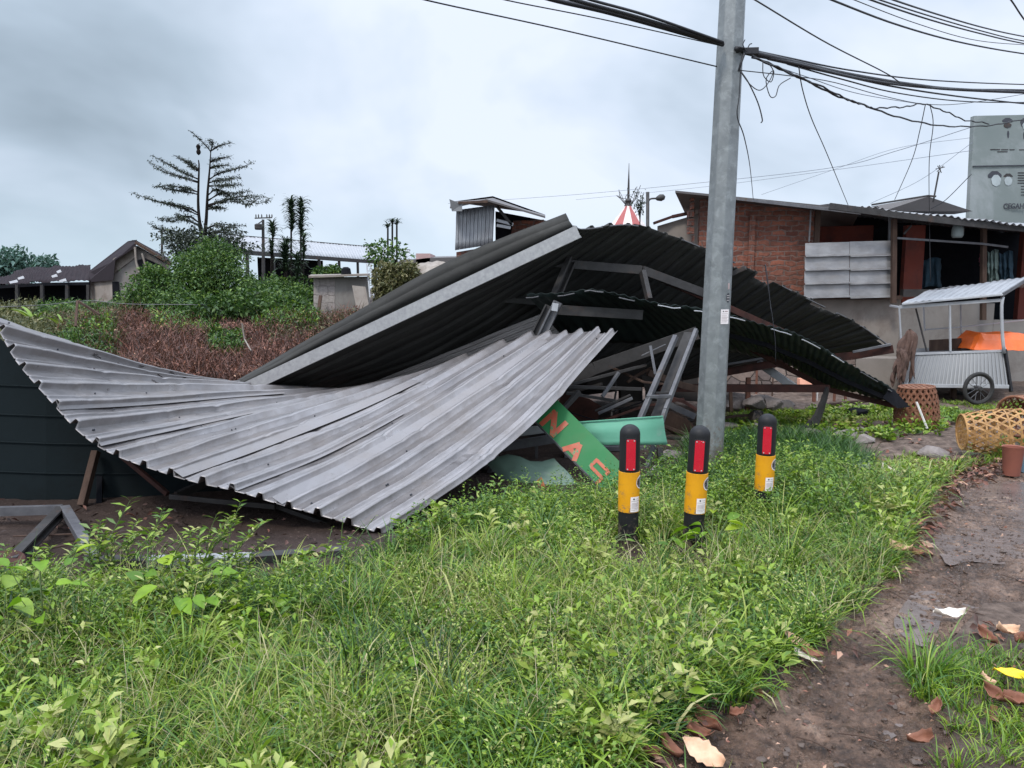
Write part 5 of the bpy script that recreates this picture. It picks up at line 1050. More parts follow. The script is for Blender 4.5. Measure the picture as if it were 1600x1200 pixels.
# rag bundle on the cart corner
def rags(c, H, w0, w1, label, seed, nm='draped_rag'):
    rg = random.Random(seed); nu, nv = 40, 22; vs = []; ph = [rg.uniform(0, 6) for _ in range(8)]
    for j in range(nv):
        v = j/(nv-1)
        for i in range(nu):
            a = i/(nu-1)*5.6-.4; e = 1+.35*math.sin(2*a+ph[2]); hh = H*v*(.75+.25*math.sin(3*a+ph[0])+.12*math.sin(11*a+ph[1]))
            r = (w0+(w1-w0)*v**.5*(1.15-.5*v))*(1+(.14+.30*v)*math.sin(7*a+ph[3]+v*2)+.12*v*math.sin(17*a+ph[4]-3*v)+.08*math.sin(9*v+ph[5]+a)); r *= min(1, v*6+.25)
            vs.append(Vector(c)+Vector((math.cos(a)*r*e+.03*math.sin(6*v+ph[6]), -math.sin(a)*r*.7, -hh+.02*math.sin(13*a))))
    return MB().add(vs, [(j*nu+i, j*nu+i+1, (j+1)*nu+i+1, (j+1)*nu+i) for j in range(nv-1) for i in range(nu-1)]).build(nm, M['rag'], label=label, cat='rag', smooth=True, solid=.004)
rags(P(1421,516,YC+.0), .70, .03, .105, 'ragged brown cloth draped over the left corner of the food cart', 3)
rags(P(1408,545,YC-.05), .52, .03, .06, 'shorter brown rag hanging just left of the ragged brown cloth', 9)
# ================================================================ BASKETS
def basket(nm, c, ax, r0, r1, H, mt, label, bottom=True, nd=15, w=.018, op='r1'):
    c = Vector(c); ax = Vector(ax).normalized(); x = ax.cross(Vector((0,.3,1))).normalized(); y = ax.cross(x); t = thing(nm, label, 'basket', c)
    def pt(a, h, d=0): f = h; r = r0+(r1-r0)*f+.02*math.sin(math.pi*f)+d; return c+ax*(H*f)+(x*math.cos(a)+y*math.sin(a))*r
    def ribbon(b, f_, n, ww, dd):
        P_ = [f_(i/(n-1)) for i in range(n)]
        for i in range(n-1):
            (a0, h0), (a1, h1) = P_[i], P_[i+1]; d0 = dd*math.sin(i*math.pi); 
            p, q = pt(a0, h0, dd*math.cos(math.pi*i)), pt(a1, h1, dd*math.cos(math.pi*(i+1))); m = (q-p).normalized(); nrm = (p-(c+ax*(p-c).dot(ax))).normalized(); s = m.cross(nrm)*ww/2
            b.slab([p-s, q-s, q+s, p+s], nrm*.003)
    b = MB()
    for k in range(nd):
        a = 2*math.pi*k/nd
        ribbon(b, lambda f, a=a: (a+f*1.5, f), 9, w, .004); ribbon(b, lambda f, a=a: (a-f*1.5+.2, f), 9, w, -.004)
    b.build('weave', mt, t)
    for h in np.linspace(.12, .88, 5): b = MB(); ribbon(b, lambda f, h=h: (f*6.2832, h), 33, w*.8, .002); b.build('hoop', mt, t)
    for h, rr in ((0,.010),(1,.014)): MB().tube([pt(a, h) for a in np.linspace(0, 2*math.pi, 33)], rr, 6, caps=False).build('rim', mt, t, smooth=True)
    if bottom:
        b = MB(); rr = r0
        for k in range(-3, 4):
            o_ = k*rr/3.6; e = math.sqrt(max(rr*rr-o_*o_, 0))
            b.slab([c+x*(o_-w*.6)+y*-e, c+x*(o_+w*.6)+y*-e, c+x*(o_+w*.6)+y*e, c+x*(o_-w*.6)+y*e], ax*.003); b.slab([c+y*(o_-w*.6)-x*e+ax*.004, c+y*(o_+w*.6)-x*e+ax*.004, c+y*(o_+w*.6)+x*e+ax*.004, c+y*(o_-w*.6)+x*e+ax*.004], ax*.003)
        b.build('base_weave', mt, t)
    return t
p = G(1428,668); basket('woven_basket', (p.x, p.y, .475), (0.06,0,-1), .185, .235, .47, M['basketb'], 'tall brown woven basket standing upside down beside the fallen canopy tip', nd=20, w=.022)
bars('split_cane', [P(1432,628,8.4), P(1449,670,8.3)], .015, .02, M['paleboard'], label='split cane leaning on the tall brown basket', cat='cane')
basket('woven_basket', P(1503,675,7.35), (1,-.25,.05), .17, .215, .50, M['basket'], 'golden woven basket lying on its side with its mouth to the right', nd=17, w=.019)
basket('woven_basket', P(1618,642,7.6), (-.75,-.35,-.1), .13, .20, .30, M['basketb'], 'brown woven basket leaning at the right edge behind the golden basket', nd=16, w=.02)
MB().lathe([(.065,0),(.085,.24),(.09,.25),(.08,.245),(.06,.05),(0,.04)], G(1580,742,-.01), 20).build('clay_bucket', M['clay'], smooth='auto', label='reddish bucket standing under the golden basket mouth', cat='bucket')
MB().lathe([(.08,0),(.10,.20),(.105,.20),(.09,.19),(.08,.03),(0,.03)], G(1612,738,-.01), 20).build('plastic_bucket', M['bluep'], smooth='auto', label='faded blue plastic bucket cut by the right edge', cat='bucket')
# ================================================================ ROCK WALL, RUBBLE
wall('footing_wall', 1335, 1500, .50, .50, 12.05, 12.0, M['plasterl'], z0=-.1, th=.4, label='stained pale footing wall behind the tip of the fallen canopy', cat='wall')
wall('stone_wall', 1005, 1334, .62, .55, 12.2, 12.05, M['stone'], z0=-.1, th=.4, label='low wall of rounded field stones behind the collapsed roof', cat='wall')
M['mudstone'] = mat('muddy stone', (.10,.07,.055), (.06,.042,.035), rough=.5, scale=20)
def rock(c, s, label, grp=None, mt='rock', nm='rock', seed=0, flat=.7):
    rg = random.Random(seed); b = MB(); n, m = 26, 17; c = Vector(c); pl_ = [(Vector((rg.gauss(0,1), rg.gauss(0,1), rg.gauss(0,1))).normalized(), rg.uniform(.55,.95)) for _ in range(13)]; vs = []
    for i in range(m+1):
        th = math.pi*i/m
        for k in range(n):
            a = 2*math.pi*k/n; d = Vector((math.sin(th)*math.cos(a), math.sin(th)*math.sin(a), math.cos(th))); r = 1.15
            for q, h in pl_:
                e = d.dot(q)
                if e > .05: r = min(r, h/e)
            r = s*(r+.02*math.sin(9*a+5*th)); vs.append(c+Vector((d.x*r*1.2, d.y*r, d.z*r*flat)))
    b.add(vs, [(i*n+k, i*n+(k+1) % n, (i+1)*n+(k+1) % n, (i+1)*n+k) for i in range(m) for k in range(n)])
    return b.build(nm, M[mt], label=label, cat='rock', group=grp)
for i, (px, py, s, lab) in enumerate(((1128,650,.22,'large grey rock just right of the pole'),(1158,636,.20,'grey rock behind the reddish stake'),(1192,632,.17,'rounded rock right of the reddish stake'),(1222,634,.14,'small rock at the right end of the rubble row'),(1140,622,.16,'rock on top of the rubble row near the pole'),(1210,618,.13,'dark rock under the white batten'),(1180,616,.14,'dark rock under the horizontal beam'))):
    p = P(px, py, 10.4-.1*i % 1); p.z = max(p.z-.1, s*.25); rock(p, s, lab, seed=i)
for i, (px, py, s, Y) in enumerate(((1060,715,.12,7.6),(1085,690,.14,8),(1150,690,.13,8.2),(1180,672,.12,8.6),(1235,690,.11,8.0),(1262,680,.14,8.3),(1290,676,.12,8.4),(1322,682,.13,8.3),(1352,690,.10,8.0),(1340,676,.09,8.4),(1136,668,.10,8.6),(1205,700,.10,7.8),(1030,745,.12,6.9))):
    p = G(px, py); rock((p.x, p.y, .02), s, 'dark earthy lump of rubble on the bank behind the bollards', 'rubble lumps on the bank', seed=20+i, flat=.55)
M['dirt'] = M['soil']
for i, (px, w_, y0, y1, Y, mt, lab) in enumerate(((1168,.055,590,655,9.9,'woodred','thick reddish stake standing in the rubble'),(1182,.03,552,606,11.6,'woodred','thin reddish stake in front of the stone wall'),(1143,.04,612,655,9.6,'wood','crooked dark stake close right of the pole'),(1207,.02,572,606,11.4,'wood','thin stake behind the white batten'),(1272,.04,590,640,10.6,'woodred','reddish stake left of the fallen canopy edge'),(1277,.015,590,640,10.7,'paleboard','pale thin stake beside the reddish stake'),(1303,.03,608,650,10.6,'woodred','short stake under the fallen canopy'),(1322,.03,612,655,10.5,'woodred','second short stake under the fallen canopy'))):
    a = PZ(px, Y, max(0, P(px, y1, Y).z)); bars('stake', [(a.x, Y, -.05), P(px+random.uniform(-2,2), y0, Y)], w_, w_, M[mt], label=lab, cat='stake')
MB().slab([P(1250,592,11.2), P(1285,590,11.2), P(1280,600,11.15), P(1250,602,11.15)], (0,.12,.0)).build('salmon_slab', mat('salmon tile', (.62,.30,.20), (.5,.22,.15)), label='salmon coloured tile slab in front of the stone wall', cat='slab')
bars('branch', [P(1128,653,9.0), P(1150,650,9.0), P(1182,648,9.1)], .03, .03, M['wood'], label='horizontal branch lying right of the pole', cat='branch')
bars('branch', [P(1230,655,9.2), P(1262,656,9.2)], .025, .025, M['wood'], label='short branch lying behind the bent trestle leg', cat='branch')
bars('wood_plank', [G(1290,632,.05), G(1365,624,.06)], .06, .03, M['wood'], label='yellowish plank lying under the fallen canopy', cat='plank')
rock(P(1182,650,8.8), .10, 'black rounded lump behind the right bollard', seed=77, mt='black')
rock(G(1335,646,.03), .13, 'dark wet clump of rubbish on the far grass', seed=78, mt='dark')
rock(G(1460,708,.0), .12, 'grey stone half sunk in the grass left of the golden basket', seed=79)
# ================================================================ SMALL THINGS ON PATH AND GRASS
def rub(nm, px, py, s, w_, mt, az, label, cat, h=.02, curl=.3, n=(0,-.25,1), grp=None): return crumpled(nm, G(px, py, h), n, s, w_, M[mt] if isinstance(mt, str) else mt, az, curl, label=label, cat=cat, group=grp)
rub('dry_leaf', 1097, 1178, .15, .085, 'drypale', 1.0, 'large pale orange dry leaf at the bottom of the path', 'leaf', .03, .25, (0,-.6,1))
rub('dry_leaf', 1243, 1005, .12, .05, 'drypale', .7, 'pale curled leaf at the grass edge halfway up the path', 'leaf', .04, .5)
rub('dry_leaf', 1268, 1025, .09, .045, 'drybrown', 1.2, 'brown curled leaf touching the pale curled leaf', 'leaf', .03, .6)
rub('dry_leaf', 1262, 1030, .12, .03, 'trash', .9, 'narrow white peel below the brown curled leaf', 'leaf', .02, .4)
rub('plastic_scrap', 1482, 963, .16, .06, 'trash', 1.6, 'white crumpled scrap lying in the middle of the path', 'scrap', .01, .5)
rub('wrapper', 1578, 1052, .13, .05, 'wrapper', 1.35, 'bright yellow wrapper in the grass right of the path', 'wrapper', .06, .05, (0,-.5,1))
for i, (px, py, s, az, m_) in enumerate(((1545,1000,.12,.3,'drybrown'),(1572,990,.12,1.4,'drypale'),(1590,1005,.13,2.2,'drybrown'),(1560,1092,.12,.4,'drybrown'),(1588,1100,.14,1.5,'drybrown'),(1540,1065,.07,.8,'drypale'),(1110,1135,.14,.6,'drybrown'),(1085,1150,.13,1.8,'drybrown'),(1040,1172,.12,1.0,'drybrown'),(1186,1086,.07,.2,'drybrown'),(808,1025,.07,.4,'drypale'),(1150,1118,.09,2.0,'drybrown'),(1465,1110,.10,2.4,'drybrown'),(1440,1160,.11,1.5,'drybrown'),(1405,862,.16,1.3,'drypale'),(1432,868,.12,1.9,'drybrown'),(1130,1040,.09,1.,'drybrown'),(1012,1180,.1,2.,'drybrown'))):
    rub('dead_leaf', px, py, s*.8, s*.40, m_, az, 'curled dead leaf lying on the grass or mud edge of the path', 'leaf', .03, .9, (random.uniform(-.6,.6),-.3,1), 'curled dead leaves along the path')
rub('plastic_scrap', 1393, 744, .2, .12, 'trash', .6, 'white crumpled scrap on the grass left of the leaf heap', 'scrap', .04, .4)
rub('plastic_scrap', 1425, 822, .13, .05, 'drypale', 1.4, 'pale scrap at the edge of the leaf heap', 'scrap', .02, .4)
rub('plastic_scrap', 1345, 735, .22, .12, 'bill', 2., 'faint grey plastic scrap in the dark grass behind the right bollard', 'scrap', .08, .4)
rs_ = random.Random(5)
for i in range(46):
    while True:
        px, py = rs_.uniform(1080,1590), rs_.uniform(780,1195); g_ = G(px, py)
        if pathmask(np.array([g_.x]), np.array([g_.y]))[0]: break
    s_ = rs_.uniform(.006,.018); rock((g_.x, g_.y, gzf(g_.x, g_.y)-.006), s_, 'small stone half pressed into the wet mud of the path', 'stones in the muddy path', seed=200+i, flat=.6, nm='stone', mt='mudstone')
for i in range(14):
    while True:
        px, py = rs_.uniform(1150,1590), rs_.uniform(790,1190); g_ = G(px, py)
        if pathmask(np.array([g_.x]), np.array([g_.y]))[0]: break
    a_ = rs_.uniform(0,3.1); l_ = rs_.uniform(.04,.13); d_ = Vector((math.cos(a_)*l_, math.sin(a_)*l_, 0)); g_.z = .006; bars('twig', [g_-d_, g_+Vector((0,.01,.004)), g_+d_], .006, .005, M['wood'], label='short dark twig lying on the muddy path', cat='twig', group='twigs on the muddy path')
def broad(base, n, H, ls, mt, label, spread=.16, asp=.6, grp=None, lean=(0,0), nm='broadleaf_plant'):
    base = Vector((base[0], base[1], gzf(base[0], base[1]))); t = thing(nm, label, 'plant', base, grp); b = MB(); pos = []; ds = []; Ls = []; As = []
    for k in range(n):
        a = 2.4*k+random.uniform(-.4,.4); h = H*(.35+.65*random.random()); o_ = Vector((math.cos(a), math.sin(a), 0)); tip = base+Vector((lean[0],lean[1],0))*h/H+o_*spread*(.4+.6*random.random())+Vector((0,0,h))
        b.tube(curve([base, base+(tip-base)*.5+Vector((0,0,.03)), tip], 5), .0035, 4, r2=.002); pos.append(list(tip)); ds.append([o_.x, o_.y, random.uniform(-.3,.6)]); Ls.append(ls*random.uniform(.7,1.2))
    b.build('stem', mt_stem, t)
    pos = np.array(pos); ds = unit(np.array(ds)); Ls = np.array(Ls); V = []; F = []; o_ = 0; T = []
    # rounded leaves: rings of outline
    prof = [(0,0),(.12,.30),(.32,.48),(.55,.46),(.78,.28),(1,0)]
    for p_, d_, l_ in zip(pos, ds, Ls):
        up = np.array([0,0,1.])+RNG.normal(size=3)*.3; s_ = np.cross(d_, up); s_ /= np.linalg.norm(s_); u_ = np.cross(s_, d_); rows = []
        for f, w_ in prof: c_ = p_+d_*l_*f-u_*l_*.22*f*f; rows += [c_-s_*w_*l_*asp+u_*w_*l_*.25, c_, c_+s_*w_*l_*asp+u_*w_*l_*.25]
        V += rows; m = len(prof); F += [[o_+i*3+j, o_+i*3+j+1, o_+(i+1)*3+j+1, o_+(i+1)*3+j] for i in range(m-1) for j in range(2)]; o_ += m*3; T += [float(np.clip(random.gauss(.5,.22), 0, 1))]*(m*3)
    np_mesh('leaves', np.array(V), np.array(F), M[mt], t, tint=np.array(T), smooth=True); return t
mt_stem = mat('green stem', (.10,.15,.05), (.07,.10,.035), rough=.6, bump=0)
broad(G(70,1005), 13, .44, .095, 'lime', 'bright lime broad leaved plant left of the grassy bank, below the broken steelwork')
broad(G(290,975), 20, .26, .11, 'lime', 'wide clump of broad green leaves in front of the galvanised floor channel', .26)
broad(G(230,985), 12, .16, .10, 'weed', 'duller broad leaved clump left of the wide leaf clump', .24)
broad(G(5,1010), 8, .30, .12, 'weed', 'broad leaved plant cut by the left edge of the photo')
broad(G(1110,872), 10, .26, .12, 'lime', 'broad leaved weed at the foot of the middle bollard', .14, .42)
broad(G(1075,880), 7, .16, .10, 'lime', 'small leafy weed left of the middle bollard foot', .12, .35)
broad(G(1225,800), 12, .22, .10, 'lime', 'bright lance leaved weed below the right bollard', .18, .3)
broad(G(1290,790), 10, .16, .09, 'weed', 'leafy weed right of the right bollard', .18, .35)
broad(G(905,855), 16, .12, .07, 'lime', 'low yellow green weed left of the left bollard foot', .16, .35)
broad(G(640,1110), 9, .13, .06, 'lime', 'small lime round leaved plant in the lower middle of the grass', .12, .7)
broad(G(600,1060), 14, .13, .07, 'lime', 'lime leafed clump above the small round leaved plant', .16, .4)
broad(G(850,990), 14, .14, .07, 'lime', 'lime weed clump in the middle of the grass near an orange leaf', .16, .35)
broad(G(950,860), 18, .15, .06, 'weed', 'dense pale weed hugging the left bollard', .2, .35)
broad(G(400,985), 8, .16, .08, 'lime', 'small lime leaf cluster right of the wide leaf clump', .1, .5)
def sprig(base, H, n, ls, mt, label, lean=(.1,0), asp=.28, side=3, grp=None):
    base = Vector((base[0], base[1], gzf(base[0], base[1]))); t = thing('tall_weed', label, 'weed', base, grp); b = MB(); pos = []; ds = []
    for s_ in range(side):
        a = random.uniform(0, 6.28); q = base+Vector((lean[0]*H*random.uniform(.5,1.2)+.10*math.cos(a), lean[1]*H+.1*math.sin(a), H*random.uniform(.65,1))); c = curve([base, base+(q-base)*.5+Vector((-.02,0,.03)), q], 14); b.tube(c, .0035, 4, r2=.0015)
        for i in range(3, 14):
            for k in range(max(1, n//13)):
                a = i*2.4+k*3.14; pos.append(list(c[i])); ds.append([math.cos(a), math.sin(a), .55])
    b.build('stem', mt_stem, t); pos = np.array(pos); V, F, c = leafset(pos, np.array(ds), ls*(.6+.7*RNG.random(len(pos))), ls*asp, .1, .15)
    np_mesh('leaves', V, F, M[mt], t, tint=np.repeat(np.clip(.6+.2*RNG.normal(size=len(pos)), 0, 1), c))
for (px, py, H, n, ls, lx, lab) in ((1175,800,.34,70,.05,0,'leafy weed hiding the foot of the right bollard'),(1215,795,.36,70,.045,.1,'tall leafy weed just right of the right bollard'),(1260,785,.30,60,.04,.1,'leafy weed two steps right of the right bollard'),(1150,790,.30,60,.04,0,'leafy weed between the pole and the right bollard'),(1130,800,.26,60,.04,0,'low leafy weed at the foot of the pole'),(20,960,.34,50,.05,.2,'leafy weed at the left edge in front of the rusty disc'),(330,960,.30,50,.045,.1,'leafy weed in front of the floor channel middle'),(420,965,.34,50,.035,.1,'grey leafy weed in front of the right end of the floor channel'),(560,930,.30,60,.035,.1,'leafy weed below the light roof corner'),(700,850,.26,60,.035,0,'fine leaved weed below the right edge of the light roof'),(780,830,.26,60,.035,0,'fine leaved weed in front of the pale bent sheet'),(860,820,.28,60,.035,0,'fine leaved weed in front of the signboard foot'),(150,925,.50,26,.07,.25,'pale green leafy weed standing over the broken steelwork corner'),(205,930,.55,20,.075,.5,'tall weed leaning right with lance leaves left of the light roof'),(262,920,.42,20,.05,.5,'dry stemmed weed leaning right over the mud'),(322,905,.42,13,.065,.35,'thin single weed in front of the floor channel'),(120,930,.30,16,.07,.2,'short weed above the lime broad leaved plant'),(160,915,.42,70,.05,.2,'tall bushy weed rising over the foot of the broken steelwork'),(310,915,.40,60,.05,.4,'tall bushy weed leaning right before the light roof'),(355,905,.44,40,.055,.3,'tall leafy weed just left of the lowest corner of the light roof'),(200,890,.30,60,.045,.3,'leafy weed on the bare mud under the brown wooden post'),(180,905,.34,60,.045,.3,'bushy leafy weed on the mud left of the thin single weed'),(235,900,.38,60,.045,.4,'bushy dry green weed behind the tall weed leaning right'),(290,905,.26,60,.04,.3,'low bushy weed behind the galvanised floor channel'),(90,905,.24,60,.04,.3,'low weed beside the foot of the broken steelwork'),(380,912,.24,60,.04,.5,'low fine weed behind the right end of the floor channel'),(240,960,.30,60,.05,.1,'dense leafy weed just left of the wide leaf clump'),(350,975,.28,60,.045,.1,'dense leafy weed just right of the wide leaf clump'),(420,930,.26,26,.07,.6,'dark leaved weed leaning over the right end of the floor channel'),(470,920,.22,26,.07,.6,'pale leaved weed at the right end of the floor channel'),(545,905,.50,14,.02,.3,'tall seeding weed in front of the light roof corner'),(520,910,.40,14,.02,.2,'shorter seeding weed left of the light roof corner'),(640,880,.24,40,.05,0,'leafy weed right of the light roof corner'),(930,810,.30,60,.035,0,'bushy small leaved weed left of the left bollard'),(965,800,.26,60,.03,.2,'fine leaved bush just behind the left bollard'),(1040,800,.22,50,.03,.2,'fine leaved weed between left and middle bollards'),(1020,820,.2,50,.035,.1,'low weed between the left bollard and the pole'),(480,980,.34,40,.03,.1,'grey green seeding weed in the left grass'),(150,1010,.36,40,.035,.1,'grey weed right of the lime broad leaved plant'),(60,940,.26,30,.05,.4,'grey green weed at far left beside the rusty disc')):
    sprig(G(px, py), H, n, ls, 'weed', lab, (lx, 0), side=4 if n > 30 else 2)
# ================================================================ LEFT BACKGROUND
def onb(px, Y): x = PZ(px, Y, 0).x; z = gzf(x, Y); return PZ(px, Y, z)
# dead brush on the bank
def brush(nm, x0, x1, Y0, Y1, n, ln, mt, label, cat='dead brush', tm=.5, leaves=0, ls=.06, h=(.3,1.0)):
    Y = Y0+(Y1-Y0)*RNG.random(n); px = x0+(x1-x0)*RNG.random(n); X = (px-800)/1200*(Y*.99+.2); Z = gz(X, Y)
    hv = np.clip(.85+.7*pnoise(X, Y, 1.7, 92)+.3*pnoise(X, Y, 6, 93), .15, 2.2); L_ = ln*(.4+.9*RNG.random(n))*hv; V, F, c = bladeset(np.stack([X, Y, Z], 1), RNG.random(n)*6.28, L_, .008+.010*RNG.random(n), .2+1.3*RNG.random(n), 4, lean=.1+.6*RNG.random(n))
    ps = [(V, F, np.repeat(np.clip(tm-.1+.2*RNG.normal(size=n), 0, 1), c))]
    if leaves:
        m = leaves; Y = Y0+(Y1-Y0)*RNG.random(m); px = x0+(x1-x0)*RNG.random(m); X = (px-800)/1200*(Y*.99+.2); Z = gz(X, Y)+ln*.8*RNG.random(m)**1.4*np.clip(.85+.7*pnoise(X, Y, 1.7, 92)+.3*pnoise(X, Y, 6, 93), .15, 2.2)
        V, F, c = leafset(np.stack([X, Y, Z], 1), RNG.normal(size=(m, 3)), ls*(.5+RNG.random(m)), ls*.45, .3, .3); ps.append((V, F, np.repeat(np.clip(tm-.05+.25*pnoise(X, Y, 1.6, 91)+.22*RNG.normal(size=m), 0, 1), c)))
    V, F, T = merge(ps); return np_mesh(nm, V, F, M[mt], tint=T, kind='stuff', loc=(0,0,0), label=label, cat=cat)
brush('dead_brush', 95, 560, 12.2, 17.5, 15000, .46, 'dead', 'tangle of dead reddish brown brush on the bank behind the light roof', leaves=20000, tm=.48, ls=.065)
for i, (x0, x1, y0_, y1_) in enumerate(((105,180,13.5,16),(240,330,15.5,18),(400,500,15.8,18),(60,120,12.5,15),(330,380,14,15.5))): brush('green_scrub', x0, x1, y0_, y1_, 500, .6, 'weed', ('green weedy patch at the left end of the brown brush','green weedy patch behind the middle of the brown brush','green weedy patch left of the block hut','green weedy patch just behind the light roof at far left','small green patch inside the brown brush')[i], 'scrub', tm=.3, leaves=2600, ls=.08)
brush('dry_scrub', -160, 190, 12.0, 19, 5500, .42, 'straw', 'mixed dry yellow and green scrub at the far left of the bank', 'scrub', tm=.45, leaves=22000, ls=.09)
brush('dry_scrub', 420, 640, 15, 19, 2500, .4, 'straw', 'mixed scrub in front of the pale block hut', 'scrub', tm=.35, leaves=9000, ls=.08)
brush('low_greenery', 60, 300, 19, 27, 1500, .5, 'bushm', 'low greenery in front of the ruined house', 'scrub', tm=.5, leaves=9000, ls=.14)
brush('green_strip', -120, 60, 20, 27, 1000, .6, 'straw', 'ragged growth in front of the rusty roofed shed', 'scrub', tm=.4, leaves=6000, ls=.14)
# green bushes
def bush(label, cl, n, ls, mt='bushm', nm='bush', Yb=None, cat='bush', asp=.5):
    c0 = cl[0][0]; base = Vector((c0.x, c0.y, gzf(c0.x, c0.y))); t = thing(nm, label, cat, base)
    stems('stem', base, [c[0] for c in cl], .05, M['bark'], t); crown('foliage', cl, n, ls, M[mt], t, asp=asp); return t
bush('large bright green bush below the tiered tree', [(P(330,430,21),(.85,.8,.6),3),(P(300,452,20.5),(.75,.7,.5),2),(P(368,455,21),(.65,.6,.5),2),(P(335,402,21.5),(.6,.5,.45),1.5),(P(300,415,21.5),(.5,.4,.35),1)], 15000, .09)
bush('wide green bush left of the large bush, before the ruined house', [(P(250,452,20),(.65,.6,.45),2),(P(222,468,19.5),(.5,.5,.35),1.5),(P(275,476,19),(.6,.5,.35),1.5),(P(240,432,20),(.35,.3,.25),.8)], 8000, .09)
bush('dark green bush under the spiky plants', [(P(440,460,22),(.75,.7,.45),2),(P(410,465,20.5),(.7,.6,.45),2),(P(468,470,21),(.5,.5,.35),2),(P(455,484,19.5),(.5,.4,.3),1)], 11000, .09)
bush('low green bush in front of the block hut', [(P(400,478,18),(.7,.5,.35),1),(P(340,482,17.5),(.7,.5,.3),1),(P(450,485,17.5),(.5,.4,.3),1)], 5000, .11)
bush('small green bush behind the flat hut roof', [(P(508,430,24),(.35,.4,.2),1),(P(522,426,24),(.25,.4,.18),1)], 1500, .12)
bush('brown green hedge of vines right of the block hut', [(P(598,443,17.5),(.22,.3,.40),2),(P(620,446,17.3),(.3,.3,.40),2),(P(642,440,17.5),(.2,.3,.36),2),(P(612,424,17.4),(.2,.2,.12),.6),(P(640,420,17.4),(.12,.2,.1),.4)], 6000, .09, mt='straw')
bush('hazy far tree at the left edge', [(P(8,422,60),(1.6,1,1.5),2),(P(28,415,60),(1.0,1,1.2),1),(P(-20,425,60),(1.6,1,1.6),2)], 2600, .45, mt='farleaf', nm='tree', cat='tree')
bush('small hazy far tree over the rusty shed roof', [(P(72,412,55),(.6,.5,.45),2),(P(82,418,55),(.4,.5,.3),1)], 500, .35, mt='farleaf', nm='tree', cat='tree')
# feathery banana like leaves
def fronds(base, n, ln, wd, mt, label, nm='leafy_plant', up=1.1):
    base = Vector(base); t = thing(nm, label, 'plant', base); az = np.linspace(0, 6.28, n, endpoint=False)+RNG.random(n)*.5
    pos = np.tile(np.array(list(base)), (n, 1)); V, F, c = bladeset(pos, az, np.full(n, ln)*(.7+.5*RNG.random(n)), np.full(n, wd), 1.0+.8*RNG.random(n), 6, lean=.2+.5*RNG.random(n))
    np_mesh('leaves', V, F, M[mt], t, tint=np.repeat(.55+.25*RNG.random(n), c)); return t
fronds(onb(100,16.5), 9, .8, .07, 'weed', 'pale banana like leaves rising from the scrub at left')
fronds(onb(262,16.8), 14, .7, .05, 'weed', 'arching fronds at the edge of the brown brush')
fronds(onb(475,16.8), 18, .8, .04, 'weed', 'arching grass like fronds left of the block hut')
fronds(onb(55,18.5), 9, .8, .09, 'weed', 'leafy stalks in front of the rusty shed')
# tiered tree
tT = thing('tiered_tree', 'tall tree with flat tiers of thin dark branches against the sky', 'tree', onb(318,27)); bb = MB(); tips = []
def C5(x, y, Y=27.0): return P(180+x/5, 200+y/5, Y)
tr1 = curve([onb(322,27), C5(700,900), C5(712,700), C5(722,500), C5(737,330), C5(747,180)], 16); tr2 = curve([onb(318,27), C5(690,900), C5(660,740), C5(648,600), C5(650,450), C5(655,300), C5(650,250)], 16)
bb.tube(tr1, .08, 7, r2=.016); bb.tube(tr2, .075, 7, r2=.018); bb.build('trunk', M['bark'], tT)
BR = [[(745,180),(690,120),(600,30)],[(747,180),(820,140),(905,115)],[(745,185),(760,120),(735,100)],[(742,260),(800,240),(895,225)],[(740,320),(800,300),(890,290)],[(652,400),(560,360),(440,300),(290,215)],[(650,420),(520,380),(370,340),(268,262)],[(652,330),(570,280),(465,215)],[(655,330),(600,300),(560,260)],
 [(733,400),(830,350),(950,320),(1075,270)],[(730,430),(840,400),(965,390)],[(728,450),(860,455),(980,440)],[(650,500),(560,480),(430,450),(310,460)],[(650,520),(520,490),(380,475)],[(722,600),(840,570),(1000,560),(1120,590),(1215,550)],[(730,560),(840,510),(950,510),(1050,490)],[(725,620),(850,560),(1040,530),(1180,545)],[(728,520),(800,480),(900,530),(1040,600)],[(715,640),(780,620),(860,630)],
 [(645,665),(560,625),(400,590),(250,550),(140,512)],[(645,680),(500,610),(380,580)],[(655,740),(560,690),(430,710),(335,712)],[(660,760),(520,700),(480,680)],[(670,860),(520,850),(400,800),(330,790),(282,750)],[(700,790),(800,750),(900,760),(1015,765)],[(700,830),(850,800),(990,830)],[(700,860),(850,860),(960,900)],[(690,900),(560,900),(470,930)],[(690,940),(560,970),(480,1020)]]
LP = []; b = MB()
for i, pts in enumerate(BR):
    for dup in range(2):
        s_ = 1 if dup == 0 else .8; dy = (random.uniform(-.5,.5) if dup == 0 else random.uniform(-2.2,2.2)); x0, y0 = pts[0]
        cp = [C5(x0+(x-x0)*s_, y0+(y-y0)*s_+(0 if dup == 0 else random.uniform(-12,12)), 27+dy*k/(len(pts)-1)) for k, (x, y) in enumerate(pts)]; cv = curve(cp, 22); L0 = sum((cv[j+1]-cv[j]).length for j in range(21)); b.tube(cv, .022, 5, r2=.006)
        if dup and i < 3: continue
        for j in range(5, 22):
            for k in range(4 if L0 > 1 else 3):
                a = random.uniform(0, 6.28); tw = cv[j]+Vector((math.cos(a)*.22*(1-.4*j/22), math.sin(a)*.25, random.uniform(-.06,.10)))*random.uniform(.3,1); b.tube([cv[j], tw], .005, 3, r2=.003)
                for m in range(3): LP.append(list(cv[j].lerp(tw, random.random())+Vector((random.uniform(-.05,.05), random.uniform(-.05,.05), random.uniform(-.05,.05)))))
b.build('branches', M['bark'], tT); LP = np.array(LP); LP = LP[RNG.random(len(LP)) < .62* np.where(LP[:,2] > P(300,262,27).z, .55, 1.0)]
